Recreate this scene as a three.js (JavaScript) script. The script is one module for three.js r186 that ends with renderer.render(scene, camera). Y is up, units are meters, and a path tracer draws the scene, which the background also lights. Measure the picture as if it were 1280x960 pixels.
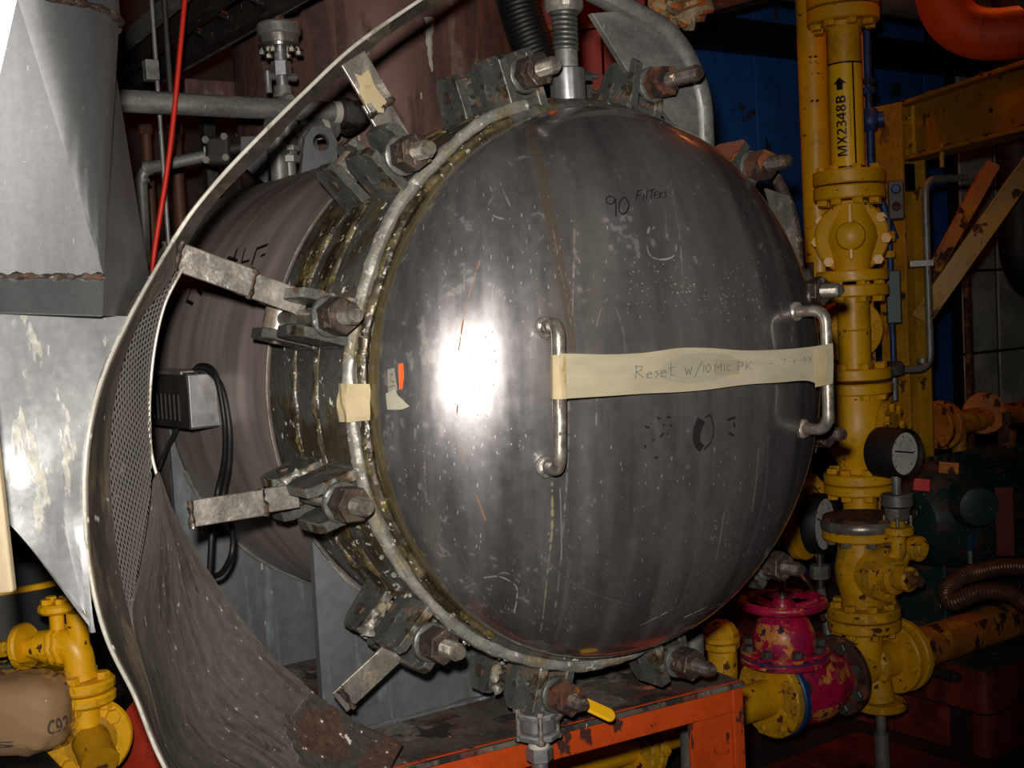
import * as THREE from 'three';
import { RoundedBoxGeometry } from 'three/addons/geometries/RoundedBoxGeometry.js';
import { mergeGeometries, toCreasedNormals } from 'three/addons/utils/BufferGeometryUtils.js';

// ---------------------------------------------------------------- camera, lights, exposure
const W = 1280, HGT = 960, FOV = 35, F = 480 / Math.tan(THREE.MathUtils.degToRad(FOV / 2));
const AXIS_Y = 1.25;                                   // height of the vessel's axis above the floor
const scene = new THREE.Scene();
scene.background = new THREE.Color(0x000000);
const camera = new THREE.PerspectiveCamera(FOV, W / HGT, 0.05, 60);
const CAM = new THREE.Vector3(-1.1205, 0.1145 + AXIS_Y, 1.3465);
const CX = new THREE.Vector3(0.81724, -0.05256, 0.57390), CY = new THREE.Vector3(0.07845, 0.99671, -0.02044), CZ = new THREE.Vector3(-0.57093, 0.06173, 0.81867);
camera.position.copy(CAM);
camera.quaternion.setFromRotationMatrix(new THREE.Matrix4().makeBasis(CX, CY, CZ));
scene.add(camera);
const renderer = new THREE.WebGLRenderer();
renderer.toneMapping = THREE.LinearToneMapping;
renderer.toneMappingExposure = 1.0;
renderer.shadowMap.enabled = true;
// the photographer's flash: a small hot lamp a hand's breadth above the lens
const flash = new THREE.SpotLight(0xfff6ec, 13.0, 0, 0.6, 0.8, 2);
flash.name = 'camera_flash';
flash.position.copy(CAM).addScaledVector(CX, -0.025).addScaledVector(CY, 0.07);
flash.target.position.copy(CAM).addScaledVector(CZ, -2).addScaledVector(CX, -0.15);
flash.castShadow = true; flash.shadow.radius = 0.9;
scene.add(flash, flash.target);
const LAMP_A = new THREE.Vector3(1.15, 3.3, -2.0), LAMP_B = new THREE.Vector3(1.85, 2.85, -0.6), LAMP_I = [0.9, 0.3];

// ---------------------------------------------------------------- helpers
const V = (x, y, z) => new THREE.Vector3(x, y, z);
const ray = (px, py) => V(0, 0, 0).addScaledVector(CX, (px - 640) / F).addScaledVector(CY, -(py - 480) / F).addScaledVector(CZ, -1);
const at = (px, py, d) => ray(px, py).multiplyScalar(d).add(CAM);                         // a measured picture point at a depth
const atZ = (px, py, z) => { const d = ray(px, py); return d.multiplyScalar((z - CAM.z) / d.z).add(CAM); };
const atY = (px, py, y) => { const d = ray(px, py); return d.multiplyScalar((y - CAM.y) / d.y).add(CAM); };
const atX = (px, py, x) => { const d = ray(px, py); return d.multiplyScalar((x - CAM.x) / d.x).add(CAM); };
const vy = (S, py) => { const a = CY, b = CZ, k = (480 - py) / F; const num = V(S.x - CAM.x, 0, S.z - CAM.z); const c = num.dot(a) + k * num.dot(b), m = a.y + k * b.y; return CAM.y - c / m; }; // height where the upright through S meets picture row py
let seed = 7; const rnd = () => { seed = (seed * 1664525 + 1013904223) >>> 0; return seed / 4294967296; };
const rr = (a, b) => a + (b - a) * rnd();
const pol = (r, deg, z) => { const t = deg * Math.PI / 180; return V(r * Math.cos(t), r * Math.sin(t) + AXIS_Y, z); };
const X = V(1, 0, 0), Y = V(0, 1, 0), Z = V(0, 0, 1);

function finish(g, keepUV) {                            // non-indexed, uv in metres by the facing axis
  g = g.index ? g.toNonIndexed() : g;
  if (!g.attributes.normal) g.computeVertexNormals();
  if (!keepUV) {
    const p = g.attributes.position, n = g.attributes.normal, uv = new Float32Array(p.count * 2);
    for (let i = 0; i < p.count; i += 3) {
      let nx = 0, ny = 0, nz = 0;
      for (let k = 0; k < 3; k++) { nx += n.getX(i + k); ny += n.getY(i + k); nz += n.getZ(i + k); }
      nx = Math.abs(nx); ny = Math.abs(ny); nz = Math.abs(nz);
      for (let k = 0; k < 3; k++) {
        const x = p.getX(i + k), y = p.getY(i + k), z = p.getZ(i + k);
        const [a, b] = nx >= ny && nx >= nz ? [z, y] : ny >= nz ? [x, z] : [x, y];
        uv[(i + k) * 2] = a; uv[(i + k) * 2 + 1] = b;
      }
    }
    g.setAttribute('uv', new THREE.BufferAttribute(uv, 2));
  }
  for (const k of Object.keys(g.attributes)) if (!['position', 'normal', 'uv'].includes(k)) g.deleteAttribute(k);
  return g;
}
const taken = {};
const numbered = (n) => { const k = taken[n] = (taken[n] ?? -1) + 1; return k ? n + '_' + String(k).padStart(3, '0') : n; };
function thing(name, label, category, base = V(0, 0, 0), group) {
  const o = new THREE.Group(); o.name = numbered(name); o.position.copy(base); scene.add(o);
  o.userData = { label, category }; if (group) o.userData.group = group;
  return o;
}
function struct(name, geos, m, parent = scene) {
  const o = meshOf(name, geos, m); if (parent === scene) { o.name = numbered(name); o.userData.kind = 'structure'; }
  parent.add(o); return o;
}
function meshOf(name, geos, m, keepUV) {
  geos = (Array.isArray(geos) ? geos : [geos]).map((g) => finish(g, keepUV));
  const o = new THREE.Mesh(geos.length > 1 ? mergeGeometries(geos) : geos[0], m);
  o.name = name; o.castShadow = o.receiveShadow = true; return o;
}
function part(t, name, geos, m, { uv = false, label } = {}) {   // geometry in world coordinates, stored about the thing's base
  const o = meshOf(name, geos, m, uv);
  let top = t; while (top.parent && top.parent !== scene) top = top.parent;
  o.geometry.translate(-top.position.x, -top.position.y, -top.position.z);
  if (label) o.userData.label = label;
  t.add(o); return o;
}
function clone(o, pos, label, tweak) {
  const c = o.clone(); c.name = numbered(o.name.replace(/_\d+$/, '')); c.position.copy(pos); c.userData = { ...o.userData };
  if (label) c.userData.label = label; if (tweak) tweak(c);
  scene.add(c); return c;
}
function basis(dir, hint) { const z = dir.clone().normalize(); let x = (hint ?? (Math.abs(z.y) > 0.9 ? X : Y)).clone(); x.addScaledVector(z, -x.dot(z)).normalize(); const y = z.clone().cross(x); return [x, y, z]; }
function put(g, pos, dir = Z, hint) { const [x, y, z] = basis(dir, hint); return g.applyMatrix4(new THREE.Matrix4().makeBasis(x, y, z).setPosition(pos)); } // local z -> dir
function cyl(a, b, r, r2 = r, n = 28) { const L = a.distanceTo(b); return put(new THREE.CylinderGeometry(r2, r, L, n).rotateX(Math.PI / 2), a.clone().lerp(b, 0.5), b.clone().sub(a)); }
function turn(profile, pos, dir = Y, n = 36, hint) { // lathe, profile [r, along]
  const g = new THREE.LatheGeometry(profile.map(([r, h]) => new THREE.Vector2(Math.max(r, 0), h)), n).rotateX(Math.PI / 2);
  return toCreasedNormals(put(g, pos, dir, hint), 0.6);
}
const disc = (pos, dir, r, t, r0 = 0, n = 40, c = 0.0025) => turn([[r0, 0], [r - c, 0], [r, c], [r, t - c], [r - c, t], [r0, t], ...(r0 ? [[r0, 0]] : [])], pos, dir, n);
const box = (w, h, d, pos, dir = Z, hint, rad = 0.002) => put(new RoundedBoxGeometry(w, h, d, 1, Math.min(rad, w / 3, h / 3, d / 3)), pos, dir, hint); // w along hint
const bbox = (x0, x1, y0, y1, z0, z1, rad = 0.002) => new RoundedBoxGeometry(x1 - x0, y1 - y0, z1 - z0, 1, Math.min(rad, (x1 - x0) / 3, (y1 - y0) / 3, (z1 - z0) / 3)).translate((x0 + x1) / 2, (y0 + y1) / 2, (z0 + z1) / 2);
function hex(pos, dir, af, t, n = 6, spin = 0) { const r = af / 1.732, c = 0.12 * af; const g = new THREE.LatheGeometry([[0, 0], [r * 0.93, 0], [r, c * 0.3], [r, t - c * 0.3], [r * 0.93, t], [0, t]].map((q) => new THREE.Vector2(...q)), n).rotateX(Math.PI / 2).rotateZ(spin); return toCreasedNormals(put(g, pos, dir), 0.3); }
function bent(pts, r, R = r * 2.5, n = 16) {           // a pipe through points with rounded elbows, closed ends
  const path = new THREE.CurvePath(); let from = pts[0];
  for (let i = 1; i < pts.length - 1; i++) {
    const p = pts[i], a = p.clone().sub(pts[i - 1]), b = pts[i + 1].clone().sub(p), k = Math.min(R, a.length() * 0.48, b.length() * 0.48);
    const s = p.clone().addScaledVector(a.normalize(), -k), e = p.clone().addScaledVector(b.normalize(), k);
    path.add(new THREE.LineCurve3(from, s)); path.add(new THREE.QuadraticBezierCurve3(s, p.clone(), e)); from = e;
  }
  path.add(new THREE.LineCurve3(from, pts[pts.length - 1]));
  return capped(path, Math.round(clamp(path.getLength() / (Math.min(R, 0.1) * 0.14), 12, 260)), r, n);
}
function capped(curve, seg, r, n = 14) {
  const g = new THREE.TubeGeometry(curve, seg, r, n), ends = [[0, -1], [1, 1]].map(([t, s]) => put(new THREE.CircleGeometry(r, n), curve.getPointAt(t), curve.getTangentAt(t).multiplyScalar(s)));
  return mergeGeometries([g, ...ends].map((q) => finish(q)));
}
const spline = (pts, seg, r, n = 12) => capped(new THREE.CatmullRomCurve3(pts), seg, r, n);
function sheet(fn, nu, nv, t = 0.003, crease = 0.5, su = 0, sv = 0) {  // thick sheet over a grid of points fn(u, v)
  const P = [], N = [];
  for (let j = 0; j <= nv; j++) for (let i = 0; i <= nu; i++) P.push(fn(i / nu, j / nv));
  const id = (i, j) => j * (nu + 1) + i, e = 1;
  for (let j = 0; j <= nv; j++) for (let i = 0; i <= nu; i++) {
    const a = P[id(Math.min(i + e, nu), j)].clone().sub(P[id(Math.max(i - e, 0), j)]), b = P[id(i, Math.min(j + e, nv))].clone().sub(P[id(i, Math.max(j - e, 0))]);
    N.push(a.cross(b).normalize());
  }
  const Q = P.map((p, k) => p.clone().addScaledVector(N[k], -t)), pos = [], uv = [];
  const tri = (...q) => q.forEach((v) => pos.push(v.x, v.y, v.z)), mark = (...q) => q.forEach((k) => uv.push((k % (nu + 1)) / nu * su, Math.floor(k / (nu + 1)) / nv * sv));
  for (let j = 0; j < nv; j++) for (let i = 0; i < nu; i++) {
    const a = id(i, j), b = id(i + 1, j), c = id(i + 1, j + 1), d = id(i, j + 1);
    tri(P[a], P[b], P[c]); tri(P[a], P[c], P[d]); tri(Q[a], Q[c], Q[b]); tri(Q[a], Q[d], Q[c]); mark(a, b, c, a, c, d, a, c, b, a, d, c);
  }
  const rim = (a, b) => { tri(P[a], Q[b], P[b]); tri(P[a], Q[a], Q[b]); mark(a, b, b, a, a, b); };
  for (let i = 0; i < nu; i++) { rim(id(i, 0), id(i + 1, 0)); rim(id(i + 1, nv), id(i, nv)); }
  for (let j = 0; j < nv; j++) { rim(id(nu, j), id(nu, j + 1)); rim(id(0, j + 1), id(0, j)); }
  const g = new THREE.BufferGeometry(); g.setAttribute('position', new THREE.Float32BufferAttribute(pos, 3)); if (su) g.setAttribute('uv', new THREE.Float32BufferAttribute(uv, 2)); g.computeVertexNormals();
  return toCreasedNormals(g, crease);
}
function plate(poly, t, pos, dir, hint, holes = []) {  // flat plate from a 2-D outline, thickness along dir
  const s = new THREE.Shape(poly.map((q) => new THREE.Vector2(...q))); s.holes = holes.map(([x, y, r]) => new THREE.Path().absarc(x, y, r, 0, Math.PI * 2));
  return put(new THREE.ExtrudeGeometry(s, { depth: t, bevelEnabled: true, bevelSize: 0.001, bevelThickness: 0.001, bevelSegments: 1, curveSegments: 20 }), pos, dir, hint);
}
function bead(fn, n, r, wob = 0.35) { const c = []; for (let i = 0; i <= n; i++) c.push(fn(i / n)); const cv = new THREE.CatmullRomCurve3(c), g = new THREE.TubeGeometry(cv, n * 2, r, 9), p = g.attributes.position, ph = rr(0, 6), amp = []; for (let k = 0; k <= n * 2; k++) amp.push(1 + wob * (0.45 * Math.sin(k * 0.31 + ph) + 0.35 * Math.sin(k * 0.83 + 2 * ph) + 0.5 * (rnd() - 0.5))); for (let i = 0; i < p.count; i++) { const k = Math.floor(i / 10), o = cv.getPointAt(Math.min(1, k / (n * 2))), f = amp[k] * (1 + 0.25 * wob * Math.sin((i % 10) * 2.1 + k * 0.7)); const q = V(p.getX(i), p.getY(i), p.getZ(i)).sub(o).multiplyScalar(f).add(o); p.setXYZ(i, q.x, q.y, q.z); } g.computeVertexNormals(); return g; }
const ring = (r, z, n = 160) => (t) => pol(r, t * 360, z);
function tubeAround(fn, seg, r, n = 6) { return capped(new THREE.CatmullRomCurve3(Array.from({ length: seg + 1 }, (_, i) => fn(i / seg))), seg * 2, r, n); }

// ---------------------------------------------------------------- procedural materials
function lattice(s) { let k = s >>> 0; const a = new Float32Array(4096); for (let i = 0; i < 4096; i++) { k = (Math.imul(k, 1664525) + 1013904223) >>> 0; a[i] = k / 4294967296; } return a; }
const LAT = [1, 2, 3, 4, 5, 6, 7, 8].map((s) => lattice(s * 7919 + 13));
function noiseMap(N, fx, fy, oct, s) {                  // tileable fractal noise in 0..1
  const out = new Float32Array(N * N); let amp = 1, tot = 0;
  for (let o = 0; o < oct; o++, fx *= 2, fy *= 2, amp *= 0.55) {
    const L = LAT[(s + o) % 8]; tot += amp;
    const cell = (x, y) => L[((y % fy) * 131 + (x % fx) * 17 + s * 71) & 4095];
    for (let j = 0; j < N; j++) {
      const v = j / N * fy, y0 = Math.floor(v), b = v - y0, sb = b * b * (3 - 2 * b);
      for (let i = 0; i < N; i++) {
        const u = i / N * fx, x0 = Math.floor(u), a = u - x0, sa = a * a * (3 - 2 * a);
        const p = cell(x0, y0), q = cell(x0 + 1, y0), r = cell(x0, y0 + 1), t = cell(x0 + 1, y0 + 1);
        out[j * N + i] += amp * (p + (q - p) * sa + (r - p + (p - q - r + t) * sa) * sb);
      }
    }
  }
  for (let i = 0; i < out.length; i++) out[i] /= tot;
  return out;
}
const clamp = (x, a = 0, b = 1) => Math.min(b, Math.max(a, x));
const smooth = (a, b, x) => { const t = clamp((x - a) / (b - a)); return t * t * (3 - 2 * t); };
const hexRGB = (h) => [1, 3, 5].map((i) => parseInt(h.slice(i, i + 2), 16));
function dataTex(N, M, fn, srgb, size) {
  const d = new Uint8Array(N * M * 4);
  for (let j = 0; j < M; j++) for (let i = 0; i < N; i++) { const c = fn(i, j, j * N + i), k = (j * N + i) * 4; d[k] = c[0]; d[k + 1] = c[1]; d[k + 2] = c[2]; d[k + 3] = 255; }
  const t = new THREE.DataTexture(d, N, M); t.wrapS = t.wrapT = THREE.RepeatWrapping; t.magFilter = THREE.LinearFilter; t.minFilter = THREE.LinearFilter;
  if (srgb) t.colorSpace = THREE.SRGBColorSpace;
  if (size) t.repeat.set(1 / size[0], 1 / size[1]);
  t.needsUpdate = true; return t;
}
const bumpFine = noiseMap(512, 24, 24, 4, 3);                             // height sits in the red channel of the same texture
function mat({ base, metal = 0, rough = 0.6, size = 0.5, vary = 0.18, f = [6, 6], stains = [], specks = 0, speckC = '#d8d8d0', bump = 0, rv = 0.16, s = 1, N = 512, coat = 0, ...rest }) {
  const nz = noiseMap(N, f[0], f[1], 5, s), fine = noiseMap(N, 64, 64, 3, s + 3), b = hexRGB(base);
  const lay = stains.map((q, i) => ({ n: noiseMap(N, q.f?.[0] ?? 5, q.f?.[1] ?? 5, 5, s + 2 + i * 2), c: hexRGB(q.c), t: q.t ?? 0.6, w: q.w ?? 0.05, a: q.a ?? 1, r: q.r ?? 0.85, m: q.m ?? 0 }));
  const dots = new Float32Array(N * N);
  for (let k = 0; k < specks; k++) { const x = Math.floor(rnd() * N), y = Math.floor(rnd() * N), r = 1 + Math.floor(rnd() * 2), ln = rnd() < 0.4 ? 5 : 1; for (let j = 0; j < r * ln; j++) for (let i = 0; i < r; i++) dots[((y + j) % N) * N + (x + i) % N] = 0.5 + 0.5 * rnd(); }
  const sc = hexRGB(speckC), sz = Array.isArray(size) ? size : [size, size], cov = lay.map((L) => L.n.map((v) => L.a * smooth(L.t - L.w, L.t + L.w, v)));
  const map = dataTex(N, N, (i, j, k) => {
    const v = 1 + vary * ((nz[k] - 0.5) * 2.4 + (fine[k] - 0.5) * 0.9); let c = b.map((x) => x * v);
    lay.forEach((L, q) => { const a = cov[q][k], m = 0.75 + 0.5 * fine[k]; c = c.map((x, h) => x + (L.c[h] * m - x) * a); });
    if (dots[k]) c = c.map((x, h) => x + (sc[h] - x) * dots[k]);
    return c.map((x) => clamp(x, 0, 255));
  }, true, sz);
  const orm = dataTex(N, N, (i, j, k) => { let r = rough + (nz[k] - 0.5) * rv + (fine[k] - 0.5) * rv * 0.75, m = metal; lay.forEach((L, q) => { r += (L.r - r) * cov[q][k]; m += (L.m - m) * cov[q][k]; }); let h = bumpFine[k % bumpFine.length] * 0.5 + dots[k] * 0.3; lay.forEach((L, q) => { h += 0.5 * cov[q][k] * (0.4 + 0.6 * fine[k]); }); return [clamp(h) * 255, clamp(r, 0.08, 1) * 255, clamp(m) * 255]; }, false, sz);
  const M = new THREE.MeshPhysicalMaterial({ map, roughnessMap: orm, metalnessMap: orm, roughness: 1, metalness: 1, clearcoat: coat, clearcoatRoughness: 0.25, ...rest });
  if (bump) { M.bumpMap = orm; M.bumpScale = bump; }
  return M;
}
const plain = (c, rough = 0.6, metal = 0, o = {}) => new THREE.MeshPhysicalMaterial({ color: c, roughness: rough, metalness: metal, ...o });
const M = {
  steel: mat({ base: '#8f9093', metal: 0.75, rough: 0.42, size: 0.6, vary: 0.14, f: [10, 3], stains: [{ c: '#77756e', t: 0.63, a: 0.6 }], specks: 40, bump: 0.0006, s: 1 }),
  ductFace: mat({ base: '#a6a9ab', metal: 0.55, rough: 0.46, size: 0.4, vary: 0.09, f: [16, 3], stains: [{ c: '#b5b3a2', t: 0.68, w: 0.02, a: 0.6, f: [26, 8], r: 0.8 }, { c: '#7d6f58', t: 0.8, w: 0.02, f: [24, 20] }], specks: 60, bump: 0.0006, s: 43 }),
  ductClean: mat({ base: '#96999c', metal: 0.88, rough: 0.38, size: 0.26, vary: 0.05, rv: 0.03, f: [14, 2], specks: 40, s: 42 }),
  hoodLip: mat({ base: '#4c4740', metal: 0.4, rough: 0.5, size: [0.6, 0.3], vary: 0.24, f: [4, 12], stains: [{ c: '#2f2a25', t: 0.6, w: 0.1, f: [4, 9], a: 0.7, r: 0.6 }, { c: '#6a5c48', t: 0.66, f: [6, 10], a: 0.5, r: 0.5 }], specks: 50, bump: 0.0006, s: 40, N: 256 }),
  hood: mat({ base: '#605b55', metal: 0.45, rough: 0.5, size: [0.6, 0.6], vary: 0.22, f: [16, 3], stains: [{ c: '#38332d', t: 0.58, w: 0.08, f: [14, 2], a: 0.7, r: 0.6 }, { c: '#7d776f', t: 0.66, f: [20, 3], a: 0.5, r: 0.5, m: 0.4 }], specks: 90, bump: 0.0008, s: 4 }),
  hoodEdge: mat({ base: '#d0cdc2', metal: 0.25, rough: 0.35, size: 0.3, vary: 0.15, stains: [{ c: '#6f6a58', t: 0.6, a: 0.7 }], s: 5, N: 256 }),
  shell: mat({ base: '#6a6060', metal: 0.5, rough: 0.5, size: 0.6, vary: 0.2, f: [8, 3], stains: [{ c: '#3c332f', t: 0.6, f: [7, 3], a: 0.7, r: 0.6, m: 0.3 }], specks: 60, bump: 0.0005, s: 5 }),
  flange: mat({ base: '#63635f', metal: 0.55, rough: 0.42, size: 0.4, vary: 0.22, f: [6, 6], stains: [{ c: '#332a1c', t: 0.58, w: 0.09, f: [6, 6], a: 0.75, r: 0.35 }, { c: '#4c442c', t: 0.66, w: 0.06, f: [9, 9], r: 0.35 }, { c: '#c9c8bf', t: 0.76, w: 0.02, f: [22, 22], r: 0.6 }], specks: 80, bump: 0.002, s: 6 }),
  grease: mat({ base: '#423a2a', metal: 0, rough: 0.48, size: 0.25, vary: 0.4, f: [8, 8], stains: [{ c: '#221c12', t: 0.58, w: 0.08, f: [8, 8], r: 0.35, a: 0.8 }, { c: '#a8a390', t: 0.72, w: 0.03, f: [30, 30], r: 0.4 }, { c: '#5a4f2c', t: 0.62, f: [12, 12], r: 0.35 }], bump: 0.0016, s: 7, coat: 0.15 }),
  caulk: mat({ base: '#85847d', metal: 0.25, rough: 0.42, size: 0.25, vary: 0.22, f: [9, 9], stains: [{ c: '#6c6248', t: 0.6, f: [5, 5], a: 0.7 }, { c: '#c6c4ba', t: 0.72, w: 0.03, f: [22, 22], a: 0.7, r: 0.4 }], bump: 0.0015, s: 8 }),
  lug: mat({ base: '#585a56', metal: 0.45, rough: 0.42, size: 0.2, vary: 0.25, stains: [{ c: '#5f4a38', t: 0.72, f: [7, 7] }, { c: '#9aa09a', t: 0.66, f: [10, 10], a: 0.6, m: 0.5, r: 0.4 }, { c: '#2b2415', t: 0.62, f: [6, 6], a: 0.8, r: 0.3 }], specks: 30, bump: 0.001, s: 9 }),
  rustNut: mat({ base: '#433931', metal: 0.3, rough: 0.55, size: 0.1, vary: 0.35, stains: [{ c: '#574235', t: 0.66, f: [6, 6], r: 0.9 }, { c: '#2c221d', t: 0.6, f: [7, 7], r: 0.6 }, { c: '#8f7d6b', t: 0.7, f: [9, 9], m: 0.6, r: 0.4 }], bump: 0.0015, s: 10, N: 256 }),
  thread: mat({ base: '#8c877e', metal: 0.7, rough: 0.4, size: 0.08, vary: 0.3, stains: [{ c: '#5c4a3c', t: 0.68, f: [6, 6] }], bump: 0.0006, s: 11, N: 256 }),
  washer: mat({ base: '#62645f', metal: 0.6, rough: 0.45, size: 0.1, vary: 0.25, stains: [{ c: '#454845', t: 0.58, f: [6, 6] }], s: 12, N: 256 }),
  barSteel: mat({ base: '#97928a', metal: 0.65, rough: 0.38, size: 0.2, vary: 0.2, f: [10, 4], stains: [{ c: '#6a5a48', t: 0.63, f: [6, 6], a: 0.8 }, { c: '#c3c1bb', t: 0.68, f: [9, 9], a: 0.7, m: 0.7, r: 0.3 }], bump: 0.0006, s: 13 }),
  weldRust: mat({ base: '#3d332d', metal: 0.4, rough: 0.5, size: 0.06, vary: 0.4, stains: [{ c: '#a38d7c', t: 0.68, f: [8, 8], m: 0.5, r: 0.35 }, { c: '#503828', t: 0.66 }], bump: 0.001, s: 14, N: 256 }),
  saddle: mat({ base: '#606366', metal: 0.35, rough: 0.55, size: 0.7, vary: 0.14, f: [9, 2], stains: [{ c: '#6e8088', t: 0.64, f: [16, 2], a: 0.55, r: 0.7 }, { c: '#3c3d3c', t: 0.62, f: [12, 2], a: 0.6 }], specks: 70, bump: 0.0005, s: 15 }),
  orange: mat({ base: '#b0400f', rough: 0.5, size: 0.4, vary: 0.12, stains: [{ c: '#3a1712', t: 0.68, w: 0.03, f: [16, 9] }, { c: '#a83208', t: 0.6, f: [4, 4], a: 0.5, r: 0.5 }], specks: 24, speckC: '#2a1510', bump: 0.001, s: 16, coat: 0.08 }),
  frameTop: mat({ base: '#4c443e', metal: 0.1, rough: 0.7, size: 0.4, vary: 0.3, stains: [{ c: '#5a2a1e', t: 0.62, f: [9, 9], a: 0.85 }, { c: '#6a655c', t: 0.6, f: [5, 5], a: 0.8 }, { c: '#1f1a17', t: 0.66, f: [8, 8] }], specks: 60, bump: 0.0015, s: 17 }),
  yellow: mat({ base: '#d29c06', rough: 0.44, size: 0.35, vary: 0.08, f: [4, 4], stains: [{ c: '#b98a10', t: 0.62, f: [5, 5], a: 0.6, r: 0.5 }, { c: '#3a2414', t: 0.79, w: 0.02, f: [18, 18] }], specks: 14, speckC: '#3a2413', bump: 0.0012, s: 18, coat: 0.06 }),
  yellowRust: mat({ base: '#c8940a', rough: 0.5, size: 0.25, vary: 0.14, stains: [{ c: '#4a2614', t: 0.72, w: 0.02, f: [11, 11] }, { c: '#8a6a1c', t: 0.6, f: [5, 5], a: 0.5 }, { c: '#55605f', t: 0.8, w: 0.02, f: [14, 14] }], specks: 40, speckC: '#2a1a10', bump: 0.002, s: 19 }),
  yellowDull: mat({ base: '#a87a08', rough: 0.5, size: 0.6, vary: 0.14, f: [4, 8], stains: [{ c: '#4a2d10', t: 0.73, w: 0.03, f: [14, 14] }, { c: '#8d6a10', t: 0.58, f: [5, 5], a: 0.5 }], specks: 20, speckC: '#2a1a10', bump: 0.001, s: 20 }),
  rust: mat({ base: '#4a2c1e', rough: 0.85, size: 0.25, vary: 0.35, stains: [{ c: '#74421f', t: 0.62, f: [7, 7] }, { c: '#22130e', t: 0.62, f: [9, 9] }], bump: 0.002, s: 21 }),
  pipeRust: mat({ base: '#a8661c', rough: 0.65, size: 0.4, vary: 0.2, stains: [{ c: '#3a1a10', t: 0.64, w: 0.03, f: [8, 6] }, { c: '#c89410', t: 0.6, f: [5, 5], a: 0.8 }], bump: 0.0015, s: 22 }),
  magenta: mat({ base: '#a8123f', rough: 0.45, size: 0.22, vary: 0.16, stains: [{ c: '#c98a3c', t: 0.62, w: 0.04, f: [5, 5], a: 0.9, r: 0.5 }, { c: '#8a1a4e', t: 0.6, f: [6, 6], a: 0.6, r: 0.4 }, { c: '#2a1a30', t: 0.7, w: 0.02, f: [10, 10] }], bump: 0.0015, s: 23, coat: 0.2 }),
  galv: mat({ base: '#7d7e7a', metal: 0.45, rough: 0.5, size: 0.3, vary: 0.2, f: [4, 10], stains: [{ c: '#55534f', t: 0.6, f: [5, 5], a: 0.7 }], specks: 20, bump: 0.0005, s: 24 }),
  darkSteel: mat({ base: '#2e2b29', metal: 0.3, rough: 0.6, size: 0.5, vary: 0.3, f: [8, 3], stains: [{ c: '#4a4541', t: 0.62, f: [8, 4], a: 0.7 }], specks: 30, s: 25 }),
  tank: mat({ base: '#70524a', metal: 0.25, rough: 0.55, size: 0.8, vary: 0.16, f: [14, 3], stains: [{ c: '#48322c', t: 0.6, f: [16, 2], a: 0.7 }, { c: '#8b7a74', t: 0.66, f: [18, 3], a: 0.5 }], specks: 30, bump: 0.0005, s: 26 }),
  redSheet: mat({ base: '#a8301a', rough: 0.55, size: 0.8, vary: 0.2, f: [10, 3], stains: [{ c: '#4a1408', t: 0.6, f: [10, 3], a: 0.8 }], s: 27, N: 256 }),
  blueWall: mat({ base: '#1763b8', rough: 0.65, size: 2.2, vary: 0.16, f: [5, 5], stains: [{ c: '#0f4488', t: 0.6, w: 0.1, f: [4, 4], a: 0.5 }, { c: '#2e3038', t: 0.72, w: 0.02, f: [14, 14] }], specks: 30, speckC: '#101420', s: 28 }),
  bluePaint: mat({ base: '#14386e', rough: 0.5, size: 0.3, vary: 0.2, stains: [{ c: '#20242c', t: 0.66, f: [8, 8] }], s: 29, N: 256 }),
  concrete: mat({ base: '#332f2c', rough: 0.9, size: 1.2, vary: 0.25, stains: [{ c: '#211d1a', t: 0.58, w: 0.1, a: 0.7 }], specks: 50, bump: 0.002, s: 30 }),
  tile: mat({ base: '#6e2a1e', rough: 0.5, size: 0.5, vary: 0.22, stains: [{ c: '#43190f', t: 0.58, w: 0.1, a: 0.7, r: 0.5 }, { c: '#8a4630', t: 0.64, a: 0.5, r: 0.5 }], specks: 20, speckC: '#7a6258', bump: 0.0006, s: 31 }),
  grout: mat({ base: '#241310', rough: 0.9, size: 0.5, vary: 0.2, s: 32, N: 256 }),
  motorGreen: mat({ base: '#153334', rough: 0.45, size: 0.3, vary: 0.2, stains: [{ c: '#4a2c1e', t: 0.58, w: 0.07, f: [5, 5], a: 0.9 }], specks: 20, s: 33, N: 256 }),
  pane: mat({ base: '#c4cec2', rough: 0.4, size: 0.8, vary: 0.12, stains: [{ c: '#98a498', t: 0.6, w: 0.12, a: 0.6, r: 0.5 }], s: 34, N: 256 }),
  copper: mat({ base: '#6b4a34', metal: 0.6, rough: 0.4, size: 0.2, vary: 0.25, stains: [{ c: '#3a2418', t: 0.6, f: [6, 6], a: 0.7 }], s: 35, N: 256 }),
};
M.rubber = plain('#0d0d0e', 0.55); M.black = plain('#141312', 0.6); M.chrome = plain('#b8b8b4', 0.22, 0.95); M.redCord = plain('#c8240c', 0.5); M.white = plain('#b0aca0', 0.7);
M.handleYellow = plain('#e3ac10', 0.4, 0, { clearcoat: 0.4 }); M.redLabel = plain('#c8141a', 0.5); M.orangeMark = plain('#e8541a', 0.6); M.pipeOrange = mat({ base: '#f04c10', rough: 0.5, size: 0.5, vary: 0.1, stains: [{ c: '#b02c08', t: 0.62, w: 0.1, a: 0.5, r: 0.6 }], specks: 12, speckC: '#7a2208', s: 36, N: 256 });
M.greenBox = plain('#123c38', 0.5); M.wood = mat({ base: '#a3957a', rough: 0.7, size: [0.1, 0.5], vary: 0.12, f: [12, 2], s: 37, N: 256 }); M.insul = mat({ base: '#8a7a5c', rough: 0.9, size: 0.2, vary: 0.4, stains: [{ c: '#a8561c', t: 0.62 }], bump: 0.006, s: 38, N: 256 });
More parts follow.
